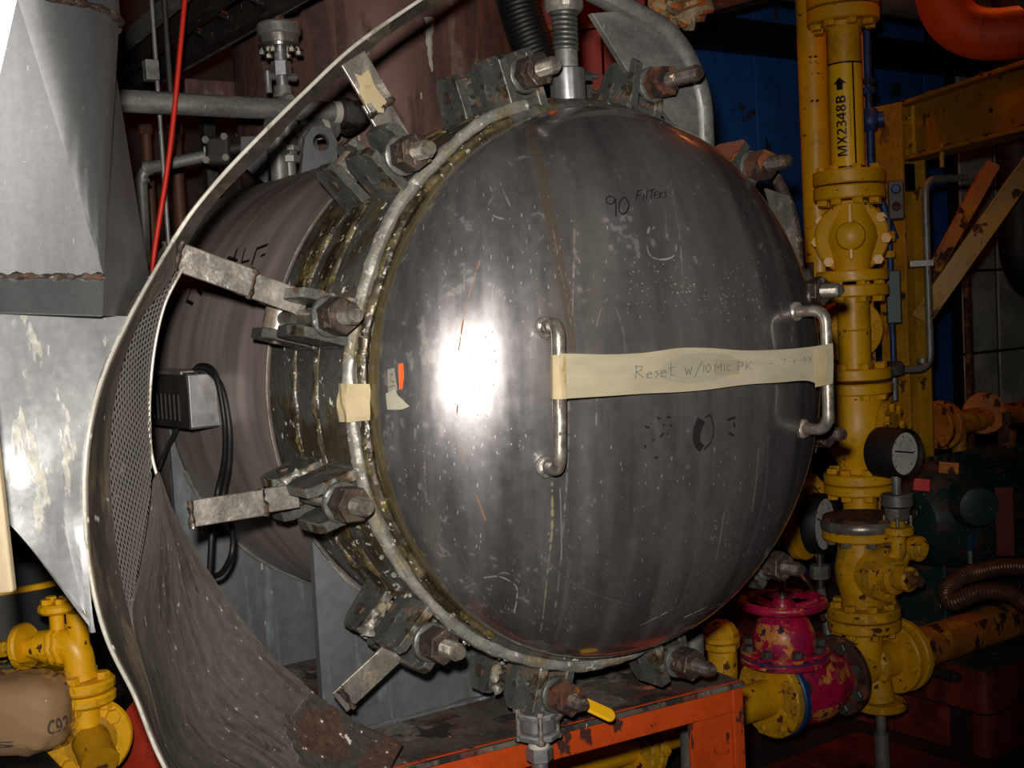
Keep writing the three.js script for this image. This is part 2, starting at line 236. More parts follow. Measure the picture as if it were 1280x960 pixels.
M.tape = mat({ base: '#a89a78', rough: 0.75, size: 0.12, vary: 0.07, stains: [{ c: '#8d7847', t: 0.7, w: 0.06, a: 0.6 }], s: 39, N: 256, bump: 0.0002 });
M.brownPipe = plain('#5c3a28', 0.6, 0.1); M.greyBox = plain('#57554f', 0.6, 0.2);

// ---------------------------------------------------------------- room
const XL = -3.2, XR = 5.6, ZB = -2.6, ZF = 3.2, TOP = 4.6;
{
  struct('floor', bbox(XL - 0.2, XR + 0.2, -0.2, 0, ZB - 0.2, ZF + 0.2), M.grout);
  struct('ceiling', bbox(XL - 0.2, XR + 0.2, TOP, TOP + 0.2, ZB - 0.2, ZF + 0.2), M.darkSteel);
  struct('wall_left', bbox(XL - 0.2, XL, 0, TOP, ZB - 0.2, ZF + 0.2), M.concrete);
  struct('wall_front', bbox(XL, XR, 0, TOP, ZF, ZF + 0.2), M.concrete);
  struct('wall_right', bbox(XR, XR + 0.2, 0, TOP, ZB - 0.2, ZF + 0.2), M.concrete);
}
const wallX = atZ(985, 200, ZB).x, paneX0 = atZ(1196, 380, ZB).x;           // where blue sheeting and glazed bay begin
{
  const blueX = atZ(850, 120, ZB).x - 0.15;
  struct('wall_back', bbox(XL, XR, 0, TOP, ZB - 0.2, ZB - 0.06), M.concrete);
  const ws = struct('wall_blue', bbox(blueX, XR, 0, TOP, ZB - 0.06, ZB - 0.02), M.concrete);
  for (let x = blueX, i = 0; x < paneX0 - 0.2; i++, x += 0.62) struct('panel', bbox(x + 0.004, Math.min(x + 0.616, paneX0 - 0.05), 0.02, TOP - 0.02, ZB - 0.02, ZB, 0.004), M.blueWall, ws);
  const a = atZ(862, 33, ZB), b = atZ(1000, 55, ZB);
  struct('trim_1', bbox(blueX, XR, a.y - 0.1, a.y + 0.04, ZB, ZB + 0.09, 0.01), M.black);
  const win = struct('window_1', bbox(paneX0 - 0.04, XR, 0.5, 2.8, ZB - 0.02, ZB + 0.02), M.black);
  const px = [1198, 1240, 1290], pw = atZ(1240, 380, ZB).x - paneX0;
  for (let i = 0; i < 4; i++) for (let j = 0; j < 5; j++) {
    const x0 = paneX0 + i * pw, y1 = 2.75 - j * 0.44;
    if (x0 + pw < XR + 0.3) struct('pane', bbox(x0 + 0.012, Math.min(x0 + pw - 0.012, XR - 0.01), y1 - 0.428, y1, ZB + 0.02, ZB + 0.035, 0.006), M.pane, win);
  }
}

// ---------------------------------------------------------------- pressure vessel and its domed door
const RD = 0.394, DD = 0.19, Z0 = -0.012, BOLT_R = 0.45, ANG = [105, 135, 165, 195, 225, 255, 285, 315, 345, 15, 45, 75];
const O = V(0, AXIS_Y, 0);
function domeHit(px, py) {                              // a measured mark on the dome, as the dome's own polar coordinates
  const d = ray(px, py), s = V(1 / RD, 1 / RD, 1 / DD), o = CAM.clone().sub(V(0, AXIS_Y, Z0)).multiply(s), e = d.clone().multiply(s);
  const A = e.dot(e), B = 2 * o.dot(e), C = o.dot(o) - 1, q = Math.max(0, B * B - 4 * A * C), t = (-B - Math.sqrt(q)) / 2 / A;
  return d.multiplyScalar(t).add(CAM);
}
const DN = 2048, DS = 1000;
function domeXY(px, py) { const p = domeHit(px, py), r = Math.min(1, Math.hypot(p.x, p.y - AXIS_Y) / RD), rho = Math.asin(r) / (Math.PI / 2), th = Math.atan2(p.y - AXIS_Y, p.x); return [DN / 2 + DS * rho * Math.cos(th), DN / 2 - DS * rho * Math.sin(th)]; }
function makeDomeMaterial() {
  const cv = document.createElement('canvas'); cv.width = cv.height = DN; const c = cv.getContext('2d');
  const ov = document.createElement('canvas'); ov.width = ov.height = DN; const o = ov.getContext('2d');
  const n1 = noiseMap(1024, 40, 5, 5, 1), n2 = noiseMap(1024, 7, 7, 5, 4), n3 = noiseMap(1024, 90, 90, 3, 6), n4 = noiseMap(1024, 14, 3, 5, 7);
  const im = c.createImageData(1024, 1024), om = c.createImageData(1024, 1024);
  for (let j = 0; j < 1024; j++) for (let i = 0; i < 1024; i++) {
    const k = j * 1024 + i, rho = Math.hypot(i - 512, j - 512) / 500, th = Math.atan2(512 - j, i - 512) * 180 / Math.PI;
    let v = 131 * (1 + 0.42 * (n1[k] - 0.5) + 0.14 * (n2[k] - 0.5) + 0.14 * (n3[k] - 0.5)), m = 0.82, r = 0.345 + 0.09 * (n2[k] - 0.5) + 0.1 * (n1[k] - 0.5) + 0.04 * (n3[k] - 0.5), R = v, G = v * 0.99, B = v * 1.005;
    const brown = 0.32 * smooth(0.54, 0.66, n4[k]);                         // brown film in runs
    R += (132 - R) * brown; G += (122 - G) * brown; B += (112 - B) * brown; m -= 0.25 * brown;
    const pale = smooth(0.66, 0.7, 0.6 * n3[k] + 0.4 * n2[k]) * 0.3; R += (178 - R) * pale; G += (174 - G) * pale; B += (164 - B) * pale; m -= pale * 0.4;
    let w = th < 0 ? th + 360 : th; const side = smooth(112, 150, w) * (1 - smooth(235, 262, w));
    const oil = side * smooth(0.925, 0.955, rho + 0.05 * (n2[k] - 0.5) + 0.03 * (n3[k] - 0.5));  // oily residue along the joint
    const q = 0.6 + 0.8 * n2[k]; R += (80 * q - R) * oil; G += (71 * q - G) * oil; B += (47 * q - B) * oil; m -= oil * 0.7; r += (0.35 - r) * oil;
    im.data.set([clamp(R, 0, 255), clamp(G, 0, 255), clamp(B, 0, 255), 255], k * 4); om.data.set([128 + 90 * (n3[k] - 0.5), clamp(r, 0.1, 1) * 255, clamp(m) * 255, 255], k * 4);
  }
  const tmp = document.createElement('canvas'); tmp.width = tmp.height = 1024; const tc = tmp.getContext('2d');
  tc.putImageData(im, 0, 0); c.drawImage(tmp, 0, 0, DN, DN); tc.putImageData(om, 0, 0); o.drawImage(tmp, 0, 0, DN, DN);
  const line = (pts, col, w, { a = 1, rough = 0.75, metal = 0.1, w2 = w, jag = 0 } = {}) => {     // a run or stroke, tapering from w to w2 canvas pixels
    const Q = pts.map(([x, y]) => new THREE.Vector3(...domeXY(x, y), 0)); if (!jag && w === w2 && pts.length > 2 && parseInt(col.slice(1, 3), 16) > 0x70) { jag = 0.3; a *= 0.65; }
    const cur = Q.length > 2 ? new THREE.CatmullRomCurve3(Q) : new THREE.LineCurve3(Q[0], Q[1]), n = Math.max(2, Math.ceil(cur.getLength() / (jag ? 5 : 9))), runs = [[0, n]];
    if (jag) { runs.length = 0; for (let i = 0; i < n;) { const on = 1 + Math.floor(rnd() * 9), off = Math.floor(rnd() * 14 * jag); runs.push([i, Math.min(n, i + on)]); i += on + off; } }
    for (const [i0, i1] of runs) {
      const L = [], Rr = [], al = a * (jag ? rr(0.45, 1) : 1), kw = jag ? rr(0.6, 1.15) : 1;
      for (let i = i0; i <= i1; i++) { const t = i / n, p = cur.getPoint(t), d = cur.getTangent(t), e = jag ? Math.min(1, 0.35 + Math.min(i - i0, i1 - i) * 0.5) : 1, h = (w + (w2 - w) * t) / 2 * kw * e * (1 + 0.07 * Math.sin(i * 0.33 + w) + 0.05 * Math.sin(i * 0.91)); L.push([p.x - d.y * h, p.y + d.x * h]); Rr.unshift([p.x + d.y * h, p.y - d.x * h]); }
      for (const [ctx, style] of [[c, col], [o, `rgb(128,${Math.round(rough * 255)},${Math.round(metal * 255)})`]]) { ctx.globalAlpha = al; ctx.fillStyle = style; ctx.beginPath(); [...L, ...Rr].forEach((q, i) => (i ? ctx.lineTo(...q) : ctx.moveTo(...q))); ctx.fill(); }
    }
    c.globalAlpha = o.globalAlpha = 1;
  };
  const fill = (pts, col, a = 1, rough = 0.8, metal = 0.05) => { for (const [ctx, st] of [[c, col], [o, `rgb(128,${Math.round(rough * 255)},${Math.round(metal * 255)})`]]) { ctx.globalAlpha = a; ctx.fillStyle = st; ctx.beginPath(); pts.forEach((q, i) => { const p = domeXY(...q); i ? ctx.lineTo(...p) : ctx.moveTo(...p); }); ctx.fill(); ctx.globalAlpha = 1; } };
  const spatter = (x0, y0, x1, y1, n, col, w, ln = 0) => { for (let i = 0; i < n; i++) { const x = rr(x0, x1), y = rr(y0, y1), d = rr(0, ln); line([[x, y], [x + rr(-0.6, 0.6), y + d + 0.5]], col, rr(w * 0.3, w * 0.7), { a: rr(0.15, 0.6) }); } };
  // runs of dried liquid
  line([[661, 148], [667, 180], [677, 220], [687, 270], [697, 320], [706, 365], [713, 410], [716, 440]], '#3d352a', 36, { w2: 20, a: 0.8, rough: 0.6, metal: 0.2 });
  line([[690, 280], [699, 330], [708, 372], [714, 405]], '#7d775c', 5, { a: 0.6 }); line([[718, 285], [717, 340], [715, 405]], '#7c7460', 6, { a: 0.6 });
  line([[690, 602], [690, 660], [684, 720], [676, 788]], '#8a7838', 7, { w2: 4, a: 0.6, jag: 0.2 }); line([[711, 500], [710, 570], [704, 660], [694, 760]], '#a5a49c', 5, { a: 0.5 });
  line([[748, 455], [746, 500], [745, 540]], '#a2a29a', 4, { a: 0.5 }); line([[745, 410], [752, 385], [760, 372]], '#a8a49a', 3, { a: 0.6 });
  line([[770, 385], [778, 410], [782, 440]], '#8b8880', 3, { a: 0.5 });
  line([[664, 680], [684, 702], [715, 728], [750, 745], [790, 757]], '#33261c', 9, { w2: 6, a: 0.75, jag: 0.1 });
  line([[540, 700], [560, 735], [590, 770], [620, 795]], '#2e231d', 7, { a: 0.5, jag: 0.1 }); line([[575, 690], [600, 740], [640, 785]], '#2f2620', 6, { a: 0.5 });
  line([[605, 722], [625, 721], [645, 733], [646, 748], [642, 768]], '#b0aca0', 6, { a: 0.6, jag: 0.2 }); line([[620, 719], [632, 716], [650, 728]], '#aaa598', 5, { a: 0.5 });
  line([[712, 700], [704, 760], [694, 800]], '#2d2926', 10, { a: 0.5 }); line([[880, 640], [868, 700], [845, 770]], '#2c2928', 8, { a: 0.45 }); line([[905, 640], [895, 700]], '#77777a', 3, { a: 0.5 });
  // pits, rust threads and the scored line on the bright side
  line([[535, 388], [531, 430], [530, 480], [531, 530], [531, 590], [534, 640]], '#6b5136', 4, { jag: 0.5 });
  line([[600, 325], [588, 362], [580, 395], [573, 440]], '#7e4a24', 6, { w2: 4, jag: 0.15 }); line([[617, 355], [614, 380], [611, 400]], '#8a8378', 3, { a: 0.7 });
  line([[574, 552], [580, 580]], '#7e5430', 4, { jag: 0.2 }); line([[595, 618], [607, 650]], '#7e5430', 4); line([[572, 505], [571, 520]], '#5a3c28', 4, { jag: 0.3 });
  spatter(584, 405, 628, 490, 22, '#54452f', 7, 2); spatter(578, 495, 660, 520, 26, '#5d4c34', 6, 1.5); spatter(515, 530, 660, 570, 40, '#d2cfc4', 4, 4); spatter(500, 560, 620, 690, 40, '#c9c7bf', 4, 5);
  // tape scraps left on the metal
  fill([[482, 492], [484, 512], [502, 512], [512, 508], [497, 494], [494, 486]], '#aaa58f', 0.85); fill([[484, 462], [493, 460], [497, 488], [485, 490]], '#9b9884', 0.6);
  line([[487, 470], [491, 466], [488, 475], [493, 478]], '#5a564c', 3); line([[486, 484], [493, 482]], '#5a564c', 3); spatter(484, 462, 496, 492, 16, '#4f4c44', 3, 2);
  fill([[498, 455], [504, 454], [505, 470], [503, 486], [499, 487]], '#e2581c', 1, 0.7, 0);
  // worn stencil
  line([[877, 524], [871, 540], [872, 555], [878, 561]], '#0f0e10', 25, { w2: 16 }); line([[888, 518], [892, 535], [889, 552], [880, 562]], '#161518', 5); line([[881, 522], [889, 518]], '#161518', 5);
  [[806, 533, 812, 535], [821, 522, 826, 524], [833, 522, 839, 521], [838, 529, 839, 534], [825, 547, 830, 541], [815, 551, 818, 549], [909, 525, 919, 522], [911, 541, 918, 545], [917, 528, 919, 534], [818, 571, 822, 573], [806, 556, 807, 561], [834, 541, 836, 545], [828, 531, 831, 531]].forEach(([a, b, d, e]) => line([[a, b], [d, e]], '#131216', 6));
  spatter(868, 518, 894, 562, 40, '#151418', 7, 3); spatter(812, 518, 842, 552, 30, '#151418', 6, 3); spatter(905, 518, 922, 548, 16, '#151418', 6, 3);
  // paint flecks, chalk and scratches
  spatter(780, 320, 950, 400, 110, '#b7b2a2', 7, 1); spatter(838, 350, 880, 366, 16, '#c9bfa6', 9, 2); spatter(900, 330, 960, 400, 40, '#a9a392', 7, 3); spatter(640, 270, 760, 380, 36, '#a0a09a', 4, 5); spatter(700, 540, 960, 760, 120, '#8d8c86', 4, 4); spatter(560, 660, 720, 800, 70, '#8c8a84', 4, 4);
  spatter(890, 560, 975, 700, 50, '#8f8a7c', 5, 5); spatter(884, 650, 896, 678, 10, '#c8bba6', 7, 2); spatter(520, 220, 700, 420, 60, '#a8a8a4', 4, 6);
  line([[812, 283], [810, 292], [815, 287], [818, 283]], '#b9b9b2', 6, { a: 0.6 }); line([[808, 305], [812, 318], [822, 324], [842, 320], [846, 305]], '#a3a29c', 5, { a: 0.55, jag: 0.2 }); line([[612, 232], [616, 245], [610, 258], [618, 270], [630, 274]], '#a9a9a4', 5, { a: 0.5 }); line([[625, 228], [632, 245], [640, 262]], '#a6a6a2', 4, { a: 0.5 });
  line([[838, 224], [844, 262], [850, 300], [853, 350]], '#98958f', 5, { a: 0.45 }); line([[832, 262], [835, 300], [850, 312]], '#9c9a94', 4, { a: 0.4 });
  line([[800, 782], [822, 771], [842, 761]], '#d4d4d0', 5); line([[855, 772], [868, 766], [885, 758]], '#c9c9c4', 4, { jag: 0.3 }); line([[850, 790], [870, 780]], '#c4c4c0', 4); line([[875, 768], [898, 756], [912, 752]], '#bdbdb8', 3, { jag: 0.3 }); spatter(785, 740, 900, 790, 30, '#b4b4ae', 4, 1);
  line([[700, 610], [702, 700]], '#6a6a6a', 3, { a: 0.5 }); line([[960, 540], [955, 620], [935, 690]], '#232225', 9, { a: 0.4 }); line([[948, 560], [940, 640]], '#6d6d70', 4, { a: 0.4 });
  line([[622, 151], [640, 143], [656, 138]], '#2c2418', 4); line([[590, 183], [600, 172], [612, 165]], '#2c2418', 4);
  // marker handwriting
  const ink = (pts, w = 4) => line(pts, '#15141a', w, { rough: 0.5, metal: 0 });
  ink([[768, 248], [763, 245], [758, 248], [759, 254], [765, 255], [769, 250], [769, 246], [770, 258], [770, 271]], 4.5); ink([[781, 246], [775, 252], [774, 262], [778, 268], [784, 264], [786, 254], [781, 246]], 4.5);
  ink([[797, 239], [795, 251]]); ink([[796, 239], [803, 237]]); ink([[796, 245], [801, 243]]); ink([[805, 243], [804, 250]]); ink([[805, 239.4], [805.3, 239.8]]); ink([[809, 237], [808, 249]]); ink([[811, 239], [819, 236]]); ink([[815, 238], [814, 249]]);
  ink([[823, 239.5], [819, 240], [818, 248], [823, 247]], 3.5); ink([[818.5, 244], [822, 243]], 3.5); ink([[824.5, 248], [825, 240], [828.5, 241.5], [825, 244], [829, 248]], 3.5); ink([[833, 239], [830.5, 241], [833, 244], [830.5, 247.5]], 3.5);
  const tex = (k, srgb) => { const t = new THREE.CanvasTexture(k); if (srgb) t.colorSpace = THREE.SRGBColorSpace; t.magFilter = THREE.LinearFilter; return t; };
  const orm = tex(ov, false);
  return new THREE.MeshPhysicalMaterial({ map: tex(cv, true), roughnessMap: orm, metalnessMap: orm, roughness: 1, metalness: 1, bumpMap: orm, bumpScale: 0.00012, clearcoat: 0.9, clearcoatRoughness: 0.07 });
}
function domeGeo() {
  const nr = 56, nt = 180, pos = [], uv = [], idx = [];
  for (let j = 0; j <= nr; j++) for (let i = 0; i <= nt; i++) {
    const rho = j / nr, ph = rho * Math.PI / 2, th = i / nt * Math.PI * 2;
    pos.push(RD * Math.sin(ph) * Math.cos(th), AXIS_Y + RD * Math.sin(ph) * Math.sin(th), Z0 + DD * Math.cos(ph));
    uv.push(0.5 + DS / DN * rho * Math.cos(th), 0.5 + DS / DN * rho * Math.sin(th));
  }
  for (let j = 0; j < nr; j++) for (let i = 0; i < nt; i++) { const a = j * (nt + 1) + i, b = a + nt + 1; idx.push(a, b, b + 1, a, b + 1, a + 1); }
  const g = new THREE.BufferGeometry(); g.setAttribute('position', new THREE.Float32BufferAttribute(pos, 3)); g.setAttribute('uv', new THREE.Float32BufferAttribute(uv, 2)); g.setIndex(idx); g.computeVertexNormals(); return g;
}
function around(t, name, geo, m, deg) { const o = new THREE.Mesh(geo, m); o.name = name; o.rotation.z = deg * Math.PI / 180; o.castShadow = o.receiveShadow = true; t.add(o); return o; }
const ringGeo = (prof) => turn(prof, O, Z, 144);
const vessel = thing('pressure_vessel', 'large horizontal steel filter vessel behind the domed door, dark brown-grey shell on saddle plates', 'pressure vessel', O);
const door = thing('vessel_door', 'big bare-metal domed door with two handles and marker writing, in the middle', 'vessel door', O);
{
  // shell with its own texture: u round the barrel, v along it
  const cv = document.createElement('canvas'); cv.width = 2048; cv.height = 1024; const c = cv.getContext('2d'), im = c.createImageData(1024, 512);
  const a = noiseMap(1024, 12, 60, 4, 2), b = noiseMap(1024, 9, 9, 5, 5);
  for (let j = 0; j < 512; j++) for (let i = 0; i < 1024; i++) { const k = j * 1024 + i, v = 140 * (1 + 0.5 * (a[k] - 0.5) + 0.5 * (b[k] - 0.5)); im.data.set([v * 1.04, v * 0.96, v * 0.92, 255], (j * 1024 + i) * 4); }
  const tmp = document.createElement('canvas'); tmp.width = 1024; tmp.height = 512; tmp.getContext('2d').putImageData(im, 0, 0); c.drawImage(tmp, 0, 0, 2048, 1024);
  const LEN = 0.95, Zs = -0.2, onShell = (px, py) => { const d = ray(px, py), A = d.x * d.x + d.y * d.y, ox = CAM.x, oy = CAM.y - AXIS_Y, B = 2 * (ox * d.x + oy * d.y), C = ox * ox + oy * oy - 0.405 ** 2, t = (-B - Math.sqrt(Math.max(0, B * B - 4 * A * C))) / 2 / A, p = d.multiplyScalar(t).add(CAM); let th = Math.atan2(p.y - AXIS_Y, p.x) / Math.PI / 2; if (th < 0) th += 1; return [th * 2048, (1 - clamp((p.z - Zs + LEN) / LEN)) * 1024]; };
  const ln = (pts, col, w, al = 1) => { c.strokeStyle = col; c.lineWidth = w; c.lineCap = 'round'; c.globalAlpha = al; c.beginPath(); pts.forEach((q, i) => { const s = onShell(...q); i ? c.lineTo(...s) : c.moveTo(...s); }); c.stroke(); c.globalAlpha = 1; };
  const K = '#16110f';
  ln([[285, 322], [296, 326]], K, 5); ln([[296, 312], [290, 335]], K, 5); ln([[306, 312], [302, 328], [311, 326]], K, 4); ln([[315, 330], [321, 311], [334, 306]], K, 5); ln([[326, 320], [331, 318]], K, 4);
  ln([[232, 362], [236, 356], [240, 360], [233, 376], [241, 380]], K, 5); ln([[250, 352], [247, 362], [252, 368]], K, 5); ln([[262, 345], [259, 356], [265, 352]], K, 4);
  for (let i = 0; i < 60; i++) { const x = rr(200, 330), y = rr(560, 690); ln([[x, y], [x + rr(2, 5), y + rr(3, 12)]], '#a59f98', 2.5, rr(0.3, 0.9)); }
  for (let i = 0; i < 30; i++) { const x = rr(215, 420), y = rr(260, 520); ln([[x, y], [x + rr(-2, 2), y + rr(2, 9)]], '#938b84', 2.5, rr(0.3, 0.7)); }
  const map = new THREE.CanvasTexture(cv); map.colorSpace = THREE.SRGBColorSpace; map.wrapS = THREE.RepeatWrapping;
  const sm = new THREE.MeshPhysicalMaterial({ map, roughness: 0.52, metalness: 0.35 });
  const sg = (r, z0, z1) => { const g = new THREE.CylinderGeometry(r, r, z1 - z0, 128, 1, true), p = g.attributes.position, u = g.attributes.uv; g.rotateX(Math.PI / 2).translate(0, AXIS_Y, (z0 + z1) / 2); for (let i = 0; i < p.count; i++) { const k = i % 129, th = Math.PI / 2 * 0 + Math.atan2(p.getY(i) - AXIS_Y, p.getX(i)); u.setXY(i, 0, (p.getZ(i) - Zs + LEN) / LEN); }
    const gi = g.toNonIndexed(), q = gi.attributes.position, w = gi.attributes.uv; for (let i = 0; i < q.count; i += 3) { const th = [0, 1, 2].map((k) => { let t = Math.atan2(q.getY(i + k) - AXIS_Y, q.getX(i + k)) / Math.PI / 2; return t < 0 ? t + 1 : t; }); const hi = Math.max(...th); th.forEach((t, k) => w.setX(i + k, hi - t > 0.5 ? t + 1 : t)); } return gi; };
  part(vessel, 'shell', [sg(0.405, -0.99, -0.29)], sm, { uv: true });
  part(vessel, 'end_head', turn([[0.405, 0], [0.4, 0.03], [0.34, 0.08], [0.2, 0.11], [0, 0.12]], V(0, AXIS_Y, -0.99), Z.clone().negate(), 72), M.shell);
  part(vessel, 'shell_band', ringGeo([[0.36, -0.31], [0.401, -0.31], [0.401, -0.2], [0.36, -0.2]]), M.flange);
  part(vessel, 'jacket_edge', ringGeo([[0.402, -0.303], [0.4065, -0.303], [0.4065, -0.3], [0.402, -0.3]]), M.barSteel, { label: 'bright thin edge where the shell sheet ends' });
  part(vessel, 'flange', ringGeo([[0.34, -0.205], [0.404, -0.205], [0.407, -0.202], [0.407, -0.13], [0.404, -0.127], [0.34, -0.127]]), M.flange);
  part(vessel, 'gasket', ringGeo([[0.33, -0.128], [0.401, -0.128], [0.401, -0.12], [0.33, -0.12]]), M.rubber);
  part(vessel, 'weld_bead', bead((t) => pol(0.4055, t * 360, -0.203 + 0.002 * Math.sin(t * 40)), 200, 0.0065, 0.5), M.grease, { label: 'lumpy olive-brown greasy bead' });
  part(vessel, 'weld_bead', bead((t) => pol(0.4085, t * 360, -0.125 + 0.002 * Math.sin(t * 55 + 1)), 200, 0.007, 0.5), M.grease, { label: 'lumpy olive-brown greasy bead' });
  for (const [lo, hi, z, w] of [[100, 163, -0.155, 0.045], [100, 160, -0.235, 0.035], [198, 250, -0.16, 0.03]]) part(vessel, 'residue_smear', sheet((u, v) => pol(0.4085 + 0.004 * Math.sin(u * Math.PI) * Math.sin(v * Math.PI) + rr(-0.0012, 0.0015), lo + (hi - lo) * u, z + (v - 0.5) * w * (0.75 + 0.5 * Math.abs(Math.sin(u * 17)))), 60, 6, 0.003), M.grease);
  // saddle plates, cut to the barrel
  const saddlePlate = (w, z, t, bot) => { const s = new THREE.Shape(), k = Math.asin(Math.min(1, w / 0.407)); s.moveTo(-w, bot); s.lineTo(w, bot); s.lineTo(w, -0.407 * Math.cos(k)); s.absarc(0, 0, 0.407, -Math.PI / 2 + k, -Math.PI / 2 - k, true); s.lineTo(-w, bot); return new THREE.ExtrudeGeometry(s, { depth: t, bevelEnabled: false, curveSegments: 48 }).translate(0, AXIS_Y, z); };
  part(vessel, 'saddle_plate', saddlePlate(0.345, -0.32, 0.014, -0.52), M.saddle); part(vessel, 'saddle_plate', saddlePlate(0.405, -0.74, 0.014, -0.52), M.saddle);
  part(vessel, 'saddle_web', bbox(-0.007, 0.007, AXIS_Y - 0.52, AXIS_Y - 0.4, -0.726, -0.32), M.saddle);
  part(vessel, 'weld_bead', bead((t) => pol(0.407, 218 + t * 104, -0.305), 60, 0.004, 0.4), M.caulk); part(vessel, 'weld_bead', bead((t) => pol(0.407, 200 + t * 140, -0.724), 60, 0.004, 0.4), M.galv);
  part(vessel, 'weld_bead', bead((t) => V(-0.345 + 0.69 * t, AXIS_Y - 0.519, -0.304), 40, 0.005, 0.4), M.saddle);
  // lifting eye and the two short nozzles on the crown
  const eyeB = pol(0.4, 105, -0.7); part(vessel, 'lifting_eye', plate([[-0.034, -0.01], [0.034, -0.01], [0.03, 0.055], [0.018, 0.075], [0, 0.081], [-0.018, 0.075], [-0.03, 0.055]], 0.014, eyeB, V(-0.15, 0, 1), V(1, -0.12, 0.15), [[0, 0.05, 0.016]]), M.saddle);
  for (const [deg, z] of [[108, -0.82], [103, -0.86]]) { const p = pol(0.4, deg, z); part(vessel, 'nozzle', [cyl(p, p.clone().add(V(0, 0.07, 0)), 0.017), cyl(p.clone().add(V(0, 0.05, 0)), p.clone().add(V(0, 0.08, 0)), 0.023, 0.023, 8)], M.galv); }
  // door
  part(door, 'dome', domeGeo(), makeDomeMaterial(), { uv: true });
  part(door, 'door_flange', ringGeo([[0.38, -0.119], [0.41, -0.119], [0.413, -0.116], [0.414, -0.05], [0.409, -0.032], [0.402, -0.024], [0.39, -0.018], [0.37, -0.02], [0.37, -0.119]]), M.flange);
  part(door, 'sealant_ring', bead((t) => pol(0.4095 + 0.0015 * Math.sin(t * 40), 106 + t * 190, -0.033), 160, 0.0098, 0.12), M.caulk, { label: 'pale grey lumpy bead around the rim' });
  part(door, 'oily_fillet', bead((t) => pol(0.397 + 0.002 * Math.sin(t * 31), 112 + t * 124, -0.021), 140, 0.0078, 0.14), M.grease);
  const clump = []; for (let i = 0; i < 60; i++) { const d = rr(196, 290), g = new THREE.IcosahedronGeometry(rr(0.0014, 0.0042), 0); g.scale(rr(0.6, 1.4), rr(0.7, 1.9), rr(0.6, 1.2)).rotateZ(rr(0, 3)); clump.push([d, g]); }
  clump.forEach(([d, g]) => { const p = pol(0.417, d, rr(-0.09, -0.03)); g.translate(p.x, p.y, p.z); });
  const cl = part(door, 'residue_crumbs', clump.map(([, g]) => g), M.caulk); cl.userData.kind = 'stuff';
  // lugs: pairs on the door and on the vessel flange
  const lugGeo = (poly, off) => finish(plate(poly, 0.012, V(0, off, 0), Y, X));
  const doorPoly = [[0.398, 0.028], [0.478, 0.032], [0.484, 0.04], [0.484, 0.094], [0.47, 0.106], [0.398, 0.112]], vesPoly = [[0.39, 0.142], [0.47, 0.146], [0.478, 0.156], [0.478, 0.19], [0.466, 0.2], [0.39, 0.214]];
  const dl = [0.018, -0.03].map((o) => lugGeo(doorPoly, o)), vl = [0.018, -0.03].map((o) => lugGeo(vesPoly, o));
  const foot = finish(bbox(0.39, 0.418, -0.034, 0.034, -0.11, -0.03, 0.004)), vfoot = finish(bbox(0.385, 0.412, -0.034, 0.034, -0.206, -0.14, 0.004)), pin = finish(cyl(V(0.45, -0.034, -0.175), V(0.45, 0.034, -0.175), 0.0095, 0.0095, 18));
  for (const d of ANG) { for (const g of dl) around(door, 'lug', g, M.lug, d); around(door, 'lug_foot', foot, M.lug, d); for (const g of vl) around(vessel, 'lug', g, M.lug, d); around(vessel, 'lug_foot', vfoot, M.lug, d); around(vessel, 'hinge_pin', pin, M.rustNut, d); }
  for (const [d, n] of [[225, 2], [255, 2], [195, 1]]) for (let i = 0; i < n; i++) { const k = i * 0.8 - 0.4; part(vessel, 'residue_crust', bead((t) => pol(0.4 + 0.075 * t, d - 1.2 + k * 3 + 1.2 * Math.sin(t * 7 + i), -0.141 + 0.004 * Math.sin(t * 11) + (i ? -0.05 : 0)), 22, 0.0062, 0.9), M.caulk, { label: 'white lumpy crust' }); }
  // handles
  for (const q of [[[681, 410], [683, 584], 0.19, [698, 403], [700, 588]], [[994, 390], [1004, 536], 0.185, [1032, 387], [1036, 537]]]) {
    const a0 = domeHit(...q[0]), b0 = domeHit(...q[1]), zb = q[2], a1 = atZ(q[3][0], q[3][1], zb), b1 = atZ(q[4][0], q[4][1], zb), out = a1.clone().sub(a0).normalize();
    const h = part(door, 'handle', bent([a0, a1, b1, b0], 0.0085, 0.024, 18), M.thread, { label: 'round-bar pull handle' });
    for (const p of [a0, b0]) part(h, 'weld', bead((u) => p.clone().addScaledVector(out, 0.002).add(V(0.0105 * Math.cos(u * 6.6), 0.0105 * Math.sin(u * 6.6), 0)), 12, 0.0042, 0.5), M.barSteel);
  }
}

